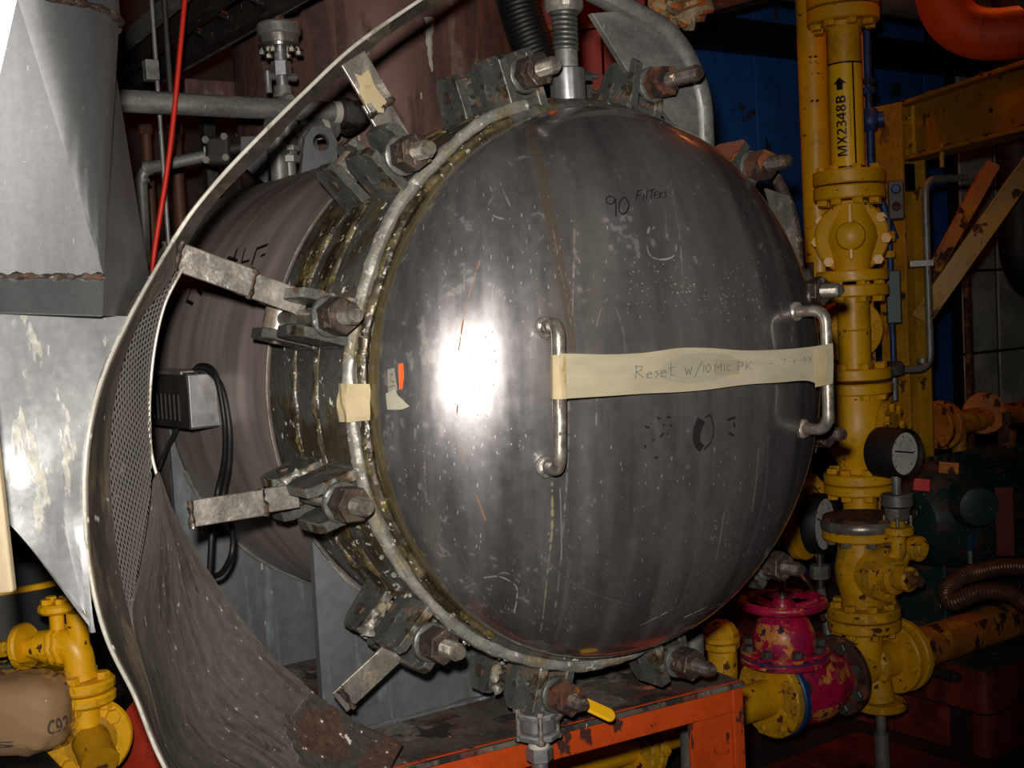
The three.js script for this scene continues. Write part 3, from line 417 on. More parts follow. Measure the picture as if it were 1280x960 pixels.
// ---------------------------------------------------------------- swing bolts round the door
{
  const L = {
    75: ['rusty swing bolt with a long stud on top of the door, right of spring rod', 0.078, 1], 105: ['dark swing bolt and nut on top of the door, just left of spring rod', 0.05, 0],
    135: ['swing bolt with rust-ringed nut below the upper steel bar with tan patch', 0.047, 0], 165: ['swing bolt with brown nut at the end of the bar above the tan flange tape', 0.048, 0],
    195: ['swing bolt with brown nut at the end of the bar below the tan flange tape', 0.046, 0], 225: ['swing bolt and nut at the lower left of the door, above the short slanted bar', 0.05, 0],
    255: ['wet rusty swing bolt at the bottom of the door, directly above the yellow valve lever', 0.04, 1], 285: ['rusty swing bolt under the dome above the right end of the orange frame', 0.052, 1],
    315: ['rusty swing bolt peeping out under the dome above the magenta handwheel', 0.05, 1], 345: ['dark swing bolt half hidden under the lower leg of the right handle', 0.045, 1],
    15: ['grey-ended swing bolt at the dome edge just above the right handle', 0.05, 0], 45: ['rust-brown swing bolt at upper right of the dome against the blue wall', 0.055, 1] };
  for (const deg of ANG) {
    const [label, tip, rusty] = L[deg], t = thing('swing_bolt', label, 'bolt', pol(BOLT_R, deg, -0.09), 'swing bolts round the domed door');
    const P = (z) => V(t.position.x, t.position.y, z), spin = rr(0, 1), n = rusty ? M.rustNut : M.thread, d = deg * Math.PI / 180, er = V(Math.cos(d), Math.sin(d), 0), et = V(-Math.sin(d), Math.cos(d), 0);
    const prof = [[0, -0.165]]; for (let z = -0.165; z < tip - 0.006; z += 0.0032) prof.push([z < -0.03 ? 0.0112 : 0.0118, z], [z < -0.03 ? 0.0112 : 0.0104, z + 0.0016]); prof.push([0.0085, tip], [0, tip + 0.001]);
    part(t, 'rod', turn(prof, P(0), Z, 20), n);
    part(t, 'eye', cyl(P(-0.175).addScaledVector(et, -0.0165), P(-0.175).addScaledVector(et, 0.0165), 0.021, 0.021, 24), M.barSteel);
    part(t, 'washer', turn([[0.012, 0], [0.025, 0], [0.0265, 0.002], [0.026, 0.007], [0.023, 0.009], [0.012, 0.009]], P(-0.028), Z, 32), M.washer);
    part(t, 'nut', hex(P(-0.019), Z, 0.041, 0.034, 6, spin), deg === 75 || deg === 45 || deg === 255 ? M.rust : M.rustNut);
  }
}
// masking tape
{
  const a = domeHit(692, 404), b = domeHit(692, 584), ox = V(0, 0, 0.066);
  const L0 = atZ(692, 441, 0.207), L1 = atZ(692, 500, 0.207), R0 = atZ(1042, 431, 0.196), R1 = atZ(1038, 480, 0.196);
  const top = [[699, 442], [712, 442], [760, 443], [805, 441], [850, 435], [885, 435], [930, 438], [975, 437], [1010, 434], [1030, 431], [1041, 429]], bot = [[699, 499], [712, 498], [760, 495], [805, 492], [850, 490], [885, 487], [930, 481], [975, 478], [1010, 476], [1030, 482], [1041, 479]];
  const zt = (i) => 0.199 + 0.002 * Math.sin(i * 0.6) - 0.003 * (i / 10);
  const T = new THREE.CatmullRomCurve3(top.map((q, i) => atZ(...q, zt(i)))), B = new THREE.CatmullRomCurve3(bot.map((q, i) => atZ(...q, zt(i) - 0.001)));
  const cv = document.createElement('canvas'); cv.width = 2048; cv.height = 320; const c = cv.getContext('2d'), n = noiseMap(512, 8, 8, 5, 2);
  const im = c.createImageData(2048, 320); for (let j = 0; j < 320; j++) for (let i = 0; i < 2048; i++) { const v = n[(j % 512) * 512 + (i >> 1) % 512], f = 0.94 + 0.12 * v; im.data.set([200 * f, 192 * f, 166 * f, 255], (j * 2048 + i) * 4); } c.putImageData(im, 0, 0);
  c.fillStyle = '#a4a798'; c.globalAlpha = 0.35; c.beginPath(); c.ellipse(980, 150, 330, 112, -0.06, 0, 7); c.fill(); c.fillStyle = '#a8956c'; c.globalAlpha = 0.4; c.fillRect(1080, 90, 190, 130); c.globalAlpha = 1;
  c.strokeStyle = '#55565a'; c.fillStyle = '#55565a'; c.lineWidth = 4; c.lineCap = 'round';
  const pen = (s) => s.forEach((q) => { c.beginPath(); q.forEach((p, i) => (i ? c.lineTo(...p) : c.moveTo(...p))); c.stroke(); });
  const g = (x, y, k, strokes) => pen(strokes.map((s) => s.map(([u, v]) => [x + u * k, y + v * k])));
  g(480, 95, 100, [[[0.1, 0], [0.05, 1]], [[0, 0.05], [0.5, 0.1], [0.45, 0.4], [0.1, 0.5], [0.6, 1]]]);                       // R
  g(560, 150, 60, [[[0, 0.4], [0.7, 0.3], [0.5, 0], [0.1, 0.2], [0.1, 0.8], [0.7, 0.8]]]); g(615, 150, 60, [[[0.6, 0], [0.2, 0.1], [0.6, 0.5], [0.1, 0.9]]]); g(665, 150, 60, [[[0, 0.4], [0.7, 0.3], [0.5, 0], [0.1, 0.2], [0.1, 0.8], [0.7, 0.8]]]); g(725, 105, 90, [[[0.2, 0], [0.2, 1], [0.5, 0.95]], [[0, 0.4], [0.5, 0.35]]]);
  g(850, 140, 55, [[[0, 0], [0.25, 1], [0.5, 0.3], [0.75, 1], [1, 0]]]); g(925, 100, 120, [[[0.5, 0], [0, 1]]]); g(985, 125, 65, [[[0.2, 0], [0.2, 1]]]); g(1010, 125, 65, [[[0.4, 0], [0, 0.4], [0.3, 1], [0.7, 0.5], [0.4, 0]]]);
  g(1085, 125, 60, [[[0, 1], [0, 0], [0.4, 0.6], [0.8, 0], [0.8, 1]]]); g(1145, 125, 60, [[[0.2, 0], [0.2, 1]]]); g(1170, 125, 60, [[[0.6, 0.1], [0.1, 0.3], [0.1, 0.9], [0.6, 0.9]]]); g(1255, 105, 80, [[[0.1, 0], [0.1, 1]], [[0.1, 0], [0.6, 0.15], [0.5, 0.45], [0.1, 0.5]]]); g(1320, 105, 80, [[[0.1, 0], [0, 1]], [[0.6, 0], [0.1, 0.55], [0.6, 1]]]);
  c.lineWidth = 3; g(1500, 115, 30, [[[0, 0.5], [1, 0.5]]]); g(1600, 95, 45, [[[0, 0], [0.8, 0], [0.3, 1]]]); g(1650, 110, 25, [[[0, 0.5], [1, 0.5]]]); g(1690, 98, 40, [[[0.6, 0], [0.1, 0.6], [0.5, 1], [0.7, 0.6], [0.2, 0.6]]]); g(1735, 110, 25, [[[0, 0.5], [1, 0.5]]]); g(1775, 95, 40, [[[0.4, 0], [0, 0.5], [0.4, 1], [0.8, 0.5], [0.4, 0]]]); g(1825, 95, 40, [[[0, 0], [0.6, 0.1], [0.2, 0.45], [0.6, 0.7], [0, 1]]]);
  const map = new THREE.CanvasTexture(cv); map.colorSpace = THREE.SRGBColorSpace; map.magFilter = THREE.LinearFilter;
  const nu = 70, nv = 6, pos = [], uv = [], idx = [], th = 0.0006;
  for (const side of [0, 1]) for (let j = 0; j <= nv; j++) for (let i = 0; i <= nu; i++) { const p = T.getPointAt(i / nu).lerp(B.getPointAt(i / nu), j / nv); p.z += 0.003 * Math.sin(i / nu * 9) * Math.sin(j / nv * Math.PI) - side * th; pos.push(p.x, p.y, p.z); uv.push(i / nu, 1 - j / nv); }
  const id = (s, i, j) => s * (nu + 1) * (nv + 1) + j * (nu + 1) + i;
  for (let j = 0; j < nv; j++) for (let i = 0; i < nu; i++) { idx.push(id(0, i, j), id(0, i, j + 1), id(0, i + 1, j + 1), id(0, i, j), id(0, i + 1, j + 1), id(0, i + 1, j)); idx.push(id(1, i, j), id(1, i + 1, j + 1), id(1, i, j + 1), id(1, i, j), id(1, i + 1, j), id(1, i + 1, j + 1)); }
  for (let i = 0; i < nu; i++) for (const j of [0, nv]) { const s = j ? 1 : -1, q = [id(0, i, j), id(1, i, j), id(1, i + 1, j), id(0, i, j), id(1, i + 1, j), id(0, i + 1, j)]; idx.push(...(s > 0 ? q : q.reverse())); }
  const geo = new THREE.BufferGeometry(); geo.setAttribute('position', new THREE.Float32BufferAttribute(pos, 3)); geo.setAttribute('uv', new THREE.Float32BufferAttribute(uv, 2)); geo.setIndex(idx); geo.computeVertexNormals();
  const t = thing('masking_tape', 'cream masking tape strip with pencil writing stretched between the two door handles', 'tape', atZ(692, 470, 0.2));
  part(t, 'tape_strip', geo, new THREE.MeshPhysicalMaterial({ map, roughness: 0.85, transmission: 0.5, thickness: 0 }), { uv: true });
  const hx = atZ(698.5, 470, 0.2085), half = 0.0262; // wraps round the left handle bar
  part(t, 'tape_wrap', [turn([[0.0094, -half], [0.0102, -half], [0.0102, half], [0.0094, half], [0.0094, -half]], atZ(698, 403, 0.19).lerp(atZ(700, 588, 0.19), 0.367), atZ(698, 403, 0.19).sub(atZ(700, 588, 0.19)), 24)], M.tape);
  const e0 = atZ(1016, 437, 0.1975), e1 = atZ(1033, 434, 0.1975), e2 = atZ(1032, 481, 0.1975), e3 = atZ(1018, 484, 0.1975);
  part(t, 'tape_end', sheet((u, v) => e0.clone().lerp(e1, u).lerp(e3.clone().lerp(e2, u), v).add(V(0, 0, 0.0015)), 4, 4, 0.0006), M.tape);
  const s = thing('tape_patch', 'small tan piece of tape stuck across the greasy flange joint at left', 'tape', pol(0.418, 179, -0.03));
  part(s, 'tape_piece', sheet((u, v) => { const d = 182.3 - 6.6 * v, q = u; const r = q < 0.5 ? 0.4225 - 0.001 * q : 0.4215 - 0.026 * (q - 0.5) * 2, z = q < 0.5 ? -0.042 + 0.021 * q * 2 : -0.021 + 0.014 * (q - 0.5) * 2; return pol(r + 0.0015 * Math.sin(q * 14 + v * 5), d, z + 0.0015 * Math.sin(v * 9)); }, 16, 10, 0.0008), M.tape);
}
// ---------------------------------------------------------------- door hanger and swing arm
{
  const zb = -0.05, b = pol(0.414, 0, zb); b.x = atZ(710, 113, zb).x; b.y = AXIS_Y + Math.sqrt(0.414 ** 2 - b.x ** 2) - 0.006;
  const h = (py) => vy(b, py), at0 = (y) => V(b.x, y, b.z), t = thing('spring_hanger', 'upright threaded spring rod with steel collar rising from the top of the door', 'hanger', b.clone());
  part(t, 'socket', [turn([[0, 0], [0.025, 0], [0.0255, 0.004], [0.0255, h(88) - b.y], [0.0225, h(86) - b.y], [0.014, h(86) - b.y]], at0(b.y), Y, 32)], M.steel);
  const ss = at0(h(95)); part(t, 'set_screw', [hex(ss.clone().add(V(0.024, 0, 0.006)), V(1, 0, 0.4), 0.013, 0.012), cyl(ss.clone().add(V(0.02, 0, 0.004)), ss.clone().add(V(0.045, 0, 0.014)), 0.0045)], M.chrome);
  part(t, 'rod', cyl(at0(h(88)), at0(h(-80)), 0.0125), M.galv);
  part(t, 'sleeve', cyl(at0(h(88)), at0(h(62)), 0.0165), M.galv);
  const coil = []; const y0 = h(63), y1 = h(14); for (let i = 0; i <= 220; i++) { const f = i / 220, a = f * 2 * Math.PI * 8; coil.push(V(b.x + 0.0155 * Math.cos(a), y0 + (y1 - y0) * f, b.z + 0.0155 * Math.sin(a))); }
  part(t, 'spring', spline(coil, 420, 0.0034, 8), M.washer);
  part(t, 'collar', turn([[0.012, 0], [0.024, 0], [0.028, 0.006], [0.028, 0.035], [0.024, 0.04], [0.024, 0.2], [0.012, 0.2]], at0(h(16)), Y, 32), M.barSteel);
  const pipeZ = -0.05, A = (x, y) => atZ(x, y, pipeZ), arm = thing('davit', 'grey bent-pipe swing arm with a welded gusset plate behind the top of the door', 'door arm', A(880, 260));
  part(arm, 'pipe', bent([A(640, -62), A(705, -30), A(842, 42), A(877, 110), A(885, 300)], 0.0165, 0.09, 18), M.galv);
  const G = [[738, 18], [790, 14], [842, 46], [868, 95], [879, 140], [880, 200], [780, 86]].map((q) => A(...q)), g0 = A(738, 20);
  part(arm, 'gusset', plate(G.map((p) => [p.x - g0.x, p.y - g0.y]), 0.01, g0.clone().add(V(0, 0, -0.005)), Z, X), M.galv);
  const B2 = (x, y, z = -0.1) => atZ(x, y, z), hg = thing('hinge_bracket', 'curved dark rod and pale plate at the right edge of the dome', 'bracket', B2(990, 320));
  part(hg, 'rod', spline([B2(962, 208), B2(975, 232), B2(988, 262), B2(995, 295), B2(998, 335), B2(1000, 380), pol(0.418, 12, -0.1)], 70, 0.0105, 12), M.rustNut);
  part(hg, 'plate', sheet((u, v) => { const a = B2(955, 236, -0.09).lerp(B2(984, 246, -0.09), u), b3 = B2(975, 300, -0.09).lerp(B2(996, 330, -0.09), u); return a.lerp(b3, v); }, 4, 6, 0.006), M.barSteel);
}
// ---------------------------------------------------------------- fume hood: ring, flared lip, mesh, duct
function apronMaterial() {                              // u across the sheet, v down its length: sooty runs, a rusted torn end
  const N = 512, st = noiseMap(N, 26, 3, 5, 2), cl = noiseMap(N, 5, 5, 5, 6), fi = noiseMap(N, 60, 60, 3, 4), sp = noiseMap(N, 14, 18, 4, 1), ru = noiseMap(N, 6, 8, 4, 5);
  const pick = (i, j, k) => { const u = i / N, v = j / N, w = smooth(0.3, 0.95, u) * smooth(0.5, 0.85, v), crust = smooth(0.0, 0.05, w * 1.15 - sp[k]) , rust = crust * smooth(0.5, 0.56, ru[k]), soot = 0.75 * smooth(0.52, 0.64, 0.55 * st[k] + 0.45 * cl[k]); return [crust, rust, soot]; };
  const map = dataTex(N, N, (i, j, k) => { const [crust, rust, soot] = pick(i, j, k), v = 1 + 0.45 * (st[k] - 0.5) + 0.3 * (fi[k] - 0.5); let c = [99 * v, 94 * v, 88 * v]; const mix = (q, a) => { c = c.map((x, h) => x + (q[h] * (0.6 + 0.8 * fi[k]) - x) * a); }; mix([56, 51, 46], soot); mix([46, 42, 36], crust * 0.9); mix([66, 43, 31], rust * 0.8); if (fi[k] > (crust > 0.5 ? 0.79 : 0.84)) c = [190, 186, 178]; return c.map((x) => clamp(x, 0, 255)); }, true);
  const orm = dataTex(N, N, (i, j, k) => { const [crust, rust, soot] = pick(i, j, k); return [clamp(0.3 + 0.5 * crust * fi[k]) * 255, clamp(0.5 + 0.25 * crust + 0.1 * soot) * 255, clamp(0.45 - 0.4 * crust - 0.2 * soot) * 255]; });
  return new THREE.MeshPhysicalMaterial({ map, roughnessMap: orm, metalnessMap: orm, roughness: 1, metalness: 1, bumpMap: orm, bumpScale: 0.003 });
}
const curveOf = (pts, closed) => new THREE.CatmullRomCurve3(pts);
{
  const Pz = (x, y, z) => atZ(x, y, z);
  const ringEdge = curveOf([Pz(640, -70, -0.1), Pz(582, -37, -0.1), Pz(525, 0, -0.1), Pz(440, 60, -0.1), Pz(383, 113, -0.1), Pz(330, 165, -0.1), Pz(282, 215, -0.1), Pz(240, 265, -0.1), Pz(215, 303, -0.1)]);
  const lipEdge = curveOf([Pz(215, 303, -0.1), Pz(200, 328, -0.075), Pz(160, 400, -0.01), Pz(125, 480, 0.03), Pz(108, 560, 0.05), Pz(106, 640, 0.05), Pz(113, 720, 0.05), Pz(134, 800, 0.05), Pz(168, 870, 0.05), Pz(200, 948, 0.05), pol(0.8, 213, 0.05), pol(0.785, 223, 0.05), pol(0.73, 231, 0.04)]);
  const crease = curveOf([Pz(222, 305, -0.1), Pz(215, 345, -0.08), Pz(172, 398, -0.05), Pz(143, 480, -0.01), Pz(133, 560, 0.0), Pz(136, 640, 0.005), Pz(148, 725, 0.01), Pz(160, 775, 0.012), Pz(183, 860, 0.015), Pz(218, 960, 0.02), pol(0.755, 216, 0.02), pol(0.74, 226, 0.02), pol(0.69, 233, 0.01)]);
  const backEdge = curveOf([Pz(236, 318, -0.11), Pz(228, 336, -0.1), Pz(205, 383, -0.1), Pz(189, 470, -0.1), Pz(190, 570, -0.1), Pz(214, 640, -0.1), Pz(243, 690, -0.1), Pz(270, 732, -0.1), Pz(330, 810, -0.1), Pz(400, 872, -0.1), Pz(450, 905, -0.1), Pz(502, 930, -0.1)]);
  const hood = thing('fume_hood', 'torn flared sheet-metal hood ring wrapped round the left of the vessel door', 'fume hood', pol(0.75, 215, 0));
  part(hood, 'ring_band', sheet((u, v) => { const p = ringEdge.getPointAt(u); p.z -= 0.02 * v; const d = V(p.x, p.y - AXIS_Y, 0).normalize(); return p.addScaledVector(d, -(0.016 + 0.006 * u) * v + 0.0015 * Math.sin(u * 23) * v); }, 90, 4, 0.003), M.hoodLip);
  part(hood, 'edge_strip', capped(ringEdge, 120, 0.0028, 8), M.hoodEdge, { label: 'bright raw sheet edge' });
  part(hood, 'lip', sheet((u, v) => { const p = lipEdge.getPointAt(u), q = crease.getPointAt(u); return p.lerp(q, v).add(V(0, 0, -0.004 * Math.sin(v * Math.PI))); }, 90, 8, -0.004, 0.5, 0.9, 0.06), M.hoodLip, { uv: true });
  part(hood, 'edge_strip', capped(lipEdge, 140, 0.0024, 8), M.hoodEdge, { label: 'bright raw sheet edge' });
  // expanded-metal screen between crease and back edge, running to a point
  const mL = curveOf([Pz(226, 333, -0.098), Pz(180, 393, -0.06), Pz(145, 480, -0.012), Pz(135, 560, -0.002), Pz(138, 640, 0.003), Pz(150, 725, 0.008), Pz(160, 768, 0.01)]), mR = curveOf([Pz(228, 336, -0.1), Pz(205, 384, -0.1), Pz(189, 470, -0.1), Pz(190, 560, -0.1), Pz(188, 620, -0.088), Pz(173, 715, -0.035), Pz(161, 769, 0.005)]);
  const mesh = document.createElement('canvas'); mesh.width = mesh.height = 128; const mc = mesh.getContext('2d'); mc.fillStyle = '#000'; mc.fillRect(0, 0, 128, 128); mc.strokeStyle = '#fff'; mc.lineWidth = 40;
  for (let i = -2; i < 4; i++) { mc.beginPath(); mc.moveTo(i * 128 - 64, -64); mc.lineTo(i * 128 + 192, 192); mc.moveTo(i * 128 - 64, 192); mc.lineTo(i * 128 + 192, -64); mc.stroke(); }
  const mt = new THREE.CanvasTexture(mesh); mt.wrapS = mt.wrapT = THREE.RepeatWrapping; mt.repeat.set(1 / 0.009, 1 / 0.0135); mt.magFilter = THREE.LinearFilter;
  const meshM = new THREE.MeshPhysicalMaterial({ color: '#a09c98', metalness: 0.5, roughness: 0.45, alphaMap: mt, alphaTest: 0.5, side: THREE.DoubleSide, bumpMap: mt, bumpScale: 0.001 });
  const len = mL.getLength(), grid = (fn, nu, nv) => { const pos = [], uv = [], idx = []; for (let j = 0; j <= nv; j++) for (let i = 0; i <= nu; i++) { const p = fn(i / nu, j / nv); pos.push(p.x, p.y, p.z); uv.push(i / nu * mL.getPointAt(j / nv).distanceTo(mR.getPointAt(j / nv)), j / nv * len); } for (let j = 0; j < nv; j++) for (let i = 0; i < nu; i++) { const a = j * (nu + 1) + i, b = a + nu + 1; idx.push(a, b, b + 1, a, b + 1, a + 1); } const g = new THREE.BufferGeometry(); g.setAttribute('position', new THREE.Float32BufferAttribute(pos, 3)); g.setAttribute('uv', new THREE.Float32BufferAttribute(uv, 2)); g.setIndex(idx); g.computeVertexNormals(); return g; };
  part(hood, 'mesh_screen', grid((u, v) => mL.getPointAt(v).lerp(mR.getPointAt(v), u), 6, 60), meshM, { uv: true, label: 'grey expanded-metal screen' });
  part(hood, 'chamber_wall', sheet((u, v) => { const p = mR.getPointAt(v), q = mL.getPointAt(v).add(V(-0.05, 0, -0.15).multiplyScalar(Math.min(1, 2.2 * (1 - v)) + 0.04)); return p.clone().add(V(-0.002, 0, -0.004)).lerp(q, u).add(V(0, 0, -0.04 * Math.sin(u * Math.PI) * Math.min(1, 4 * (1 - v)))); }, 10, 40, 0.003), M.hoodLip); part(hood, 'chamber_wall', sheet((u, v) => lipEdge.getPointAt(0.1 + 0.37 * v).add(V(-0.004, 0, -0.006)).lerp(mL.getPointAt(v).add(V(-0.05, 0, -0.15).multiplyScalar(Math.min(1, 2.2 * (1 - v)) + 0.04)), u), 6, 40, 0.003), M.hoodLip);
  // rolled back rim and the big lower apron
  part(hood, 'back_rim', capped(curveOf([Pz(228, 336, -0.1), Pz(205, 383, -0.1), Pz(189, 470, -0.1), Pz(190, 570, -0.1), Pz(214, 640, -0.1)]), 60, 0.002, 6), M.hoodEdge);
  const aL = curveOf([Pz(191, 600, -0.095), Pz(187, 640, -0.08), Pz(174, 715, -0.034), Pz(161, 770, 0.008), Pz(183, 860, 0.015), Pz(218, 960, 0.02), pol(0.755, 216, 0.02), pol(0.74, 226, 0.02), pol(0.66, 232, 0.01)]), aR = curveOf([Pz(196, 590, -0.1), Pz(214, 640, -0.1), Pz(243, 690, -0.1), Pz(270, 732, -0.1), Pz(330, 810, -0.1), Pz(400, 872, -0.1), Pz(450, 905, -0.1), Pz(502, 930, -0.1)]);
  part(hood, 'apron', sheet((u, v) => { const p = aL.getPointAt(v).lerp(aR.getPointAt(v), u); const k = Math.sin(u * Math.PI) * smooth(0.1, 0.5, v); return p.add(V(-0.02, -0.028, -0.02).multiplyScalar(k)).addScaledVector(Y, 0.002 * Math.sin(v * 37 + u * 3) * u * v); }, 40, 60, 0.004, 0.5, 1, 1), apronMaterial(), { uv: true });
  const scabs = []; for (let i = 0; i < 150; i++) { const v = rr(0.7, 0.99), u = 1 - Math.pow(rnd(), 2) * 0.35, p = aL.getPointAt(v).lerp(aR.getPointAt(v), u), k = Math.sin(u * Math.PI); p.add(V(-0.02, -0.028, -0.02).multiplyScalar(k)); const g = new THREE.IcosahedronGeometry(rr(0.0015, 0.0042), 1); g.scale(1, 0.35, 1.4).rotateZ(-0.5).translate(p.x, p.y + 0.001, p.z); scabs.push(g); }
  part(hood, 'rust_scale', scabs, M.rust).userData.kind = 'stuff';
  part(hood, 'weld', bead((t) => Pz(205 + 14 * t, 302 + 36 * t, -0.1), 10, 0.004, 0.5), M.weldRust);

  // duct: front face plate, box, square-to-round transition and round pipe
  const duct = thing('exhaust_duct', 'dented shiny stainless exhaust duct at the far left, square box below a round pipe', 'duct', Pz(60, 640, 0.05));
  const topY = 393, faceR = curveOf([Pz(163, 396, -0.012), Pz(125, 480, 0.03), Pz(108, 560, 0.05), Pz(106, 640, 0.05), Pz(113, 720, 0.05), Pz(119, 790, 0.05)].map((p) => p.add(V(-0.002, 0, -0.003))));
  const faceL = curveOf([Pz(-60, 388, 0.05), Pz(-60, 480, 0.05), Pz(-60, 560, 0.05), Pz(-55, 610, 0.05), Pz(0, 644, 0.05), Pz(114, 786, 0.05)]);
  const dent = (u, v, p) => p.add(V(0, 0, 0.004 * Math.sin(u * 5 + v * 3) * Math.sin(v * 9) - 0.006 * Math.exp(-((u - 0.7) ** 2 + (v - 0.75) ** 2) * 40)));
  part(duct, 'face_plate', sheet((u, v) => dent(u, v, faceL.getPointAt(v).lerp(faceR.getPointAt(v), u)), 40, 60, 0.003), M.ductFace);
  const D = 0.16, bk = (p) => p.clone().add(V(0.02, 0, -D)), B = [Pz(-58, 345, 0.03), Pz(130, 346, 0.03)], Bf = [Pz(-58, 388, 0.052), Pz(128, 394, 0.052)], back = (p) => (p === B[1] ? Pz(187, 349, -0.1) : p === Bf[1] ? Pz(171, 397, -0.1) : bk(p));
  part(duct, 'box_collar', sheet((u, v) => Bf[0].clone().lerp(Bf[1], u).lerp(B[0].clone().lerp(B[1], u), v), 20, 4, 0.003), M.ductClean);
  part(duct, 'box_side', sheet((u, v) => { const a = Bf[1].clone().lerp(back(Bf[1]), u), b = B[1].clone().lerp(back(B[1]), u); return a.lerp(b, v); }, 8, 4, 0.003), M.ductClean);
  part(duct, 'box_back', sheet((u, v) => back(Bf[1]).lerp(back(Bf[0]), u).lerp(back(B[1]).lerp(back(B[0]), u), v), 4, 4, 0.003), M.ductClean);
  part(duct, 'weld_bead', bead((t) => B[0].clone().lerp(B[1], t).add(V(0, 0, 0.001)), 40, 0.0032, 0.6), M.weldRust);
  // transition: four corner fans and four flats from a square base up to a circle
  const c0 = B[0], c1 = B[1], c2 = back(B[1]), c3 = back(B[0]), cen = c0.clone().add(c2).multiplyScalar(0.5), R = 0.118, seamY = vy(V(cen.x, 0, cen.z), 36), cT = V(cen.x - 0.04, seamY, cen.z);
  const circ = (deg, y, r = R) => V(cT.x + r * Math.sin(deg * Math.PI / 180), y, cT.z + r * Math.cos(deg * Math.PI / 180)); // 0 = towards +z
  const flat = (a, b, deg) => sheet((u, v) => a.clone().lerp(b, u).lerp(circ(deg, seamY), v * 0.999), 8, 12, 0.003, 0.2), fan = (c, d0, d1) => sheet((u, v) => c.clone().lerp(circ(d0 + (d1 - d0) * u, seamY), 0.001 + v * 0.999), 14, 12, 0.003, 1.2);
  part(duct, 'transition_flat', flat(c0, c1, -6), M.ductClean); part(duct, 'transition_flat', flat(c1, c2, 96), M.ductClean); part(duct, 'transition_flat', flat(c2, c3, 180), M.ductClean); part(duct, 'transition_flat', flat(c3, c0, 270), M.ductClean);
  part(duct, 'transition_corner', fan(c1, -6, 96), M.ductClean); part(duct, 'transition_corner', fan(c2, 96, 180), M.ductClean); part(duct, 'transition_corner', fan(c3, 180, 270), M.ductClean); part(duct, 'transition_corner', fan(c0, 270, 354), M.ductClean);
  part(duct, 'round_pipe', turn([[R, 0], [R + 0.002, 0.01], [R + 0.002, 0.6], [R - 0.001, 0.6], [R - 0.001, 0]], cT, Y, 64), M.ductClean);
  part(duct, 'seam_weld', bead((t) => circ(t * 360, seamY + 0.004, R + 0.002), 90, 0.004, 0.6), M.weldRust, { label: 'brown ring weld' });
  // flat bars from the hood to the door lugs
  const bars = [['steel flat bar with a tan patch at the top of the hood ring', [441, 72], [498, 172], 0.042], ['steel flat bar from the hood to the bolt above the tan flange tape', [222, 320], [372, 376], 0.036], ['steel flat bar from the hood to the bolt below the tan flange tape', [238, 643], [362, 622], 0.034], ['short slanted steel bar at the bottom of the torn hood', [432, 872], [490, 815], 0.036]];
  bars.forEach(([label, p, q, w], i) => {
    const z = -0.105, a = Pz(...p, z), b = Pz(...q, z), d = b.clone().sub(a), L = d.length(), t = thing('flat_bar', label, 'bar', a.clone(), 'flat bars holding the hood'); d.normalize();
    const n = Z.clone().addScaledVector(CZ, 0.15).addScaledVector(d, 0); const k = [0.62, 0.6, 0.72, 0.0][i];
    if (k) { part(t, 'bar', box(L * k, w, 0.006, a.clone().addScaledVector(d, L * k / 2), n, d), M.barSteel); part(t, 'bar', box(L * (1 - k) + 0.03, w * 0.94, 0.006, a.clone().addScaledVector(d, L * (k + 1) / 2 + 0.0).add(V(0, 0, -0.007)), n, d), M.barSteel);
      const s = a.clone().addScaledVector(d, L * k), e = n.clone().cross(d).normalize(); part(t, 'weld', bead((u) => s.clone().addScaledVector(e, (u - 0.5) * w * 1.04).add(V(0, 0, 0.002)).addScaledVector(d, 0.002 * Math.sin(u * 6)), 10, 0.0045, 0.5), M.weldRust); }
    else part(t, 'bar', box(L + 0.02, w, 0.006, a.clone().addScaledVector(d, L / 2), n, d), M.barSteel);
    const e = n.clone().cross(d).normalize(); if (i) part(t, 'weld', bead((u) => a.clone().addScaledVector(e, (u - 0.5) * w).add(V(0, 0, 0.003)), 8, 0.004, 0.5), M.weldRust);
    if (i === 0) { const c = a.clone().addScaledVector(d, L * 0.42).add(V(0, 0, 0.0035)); const sh = []; for (let j = 0; j < 14; j++) { const f = j / 14 * 6.283, r = 1 + 0.3 * Math.sin(j * 4.1) + 0.15 * Math.sin(j * 7.7); sh.push([0.03 * r * Math.cos(f), 0.0125 * r * Math.sin(f)]); } part(t, 'paint_patch', plate(sh, 0.0008, c.addScaledVector(e, -0.004), n, d), M.tape, { label: 'flaking tan paint patch' }); }
  });
}
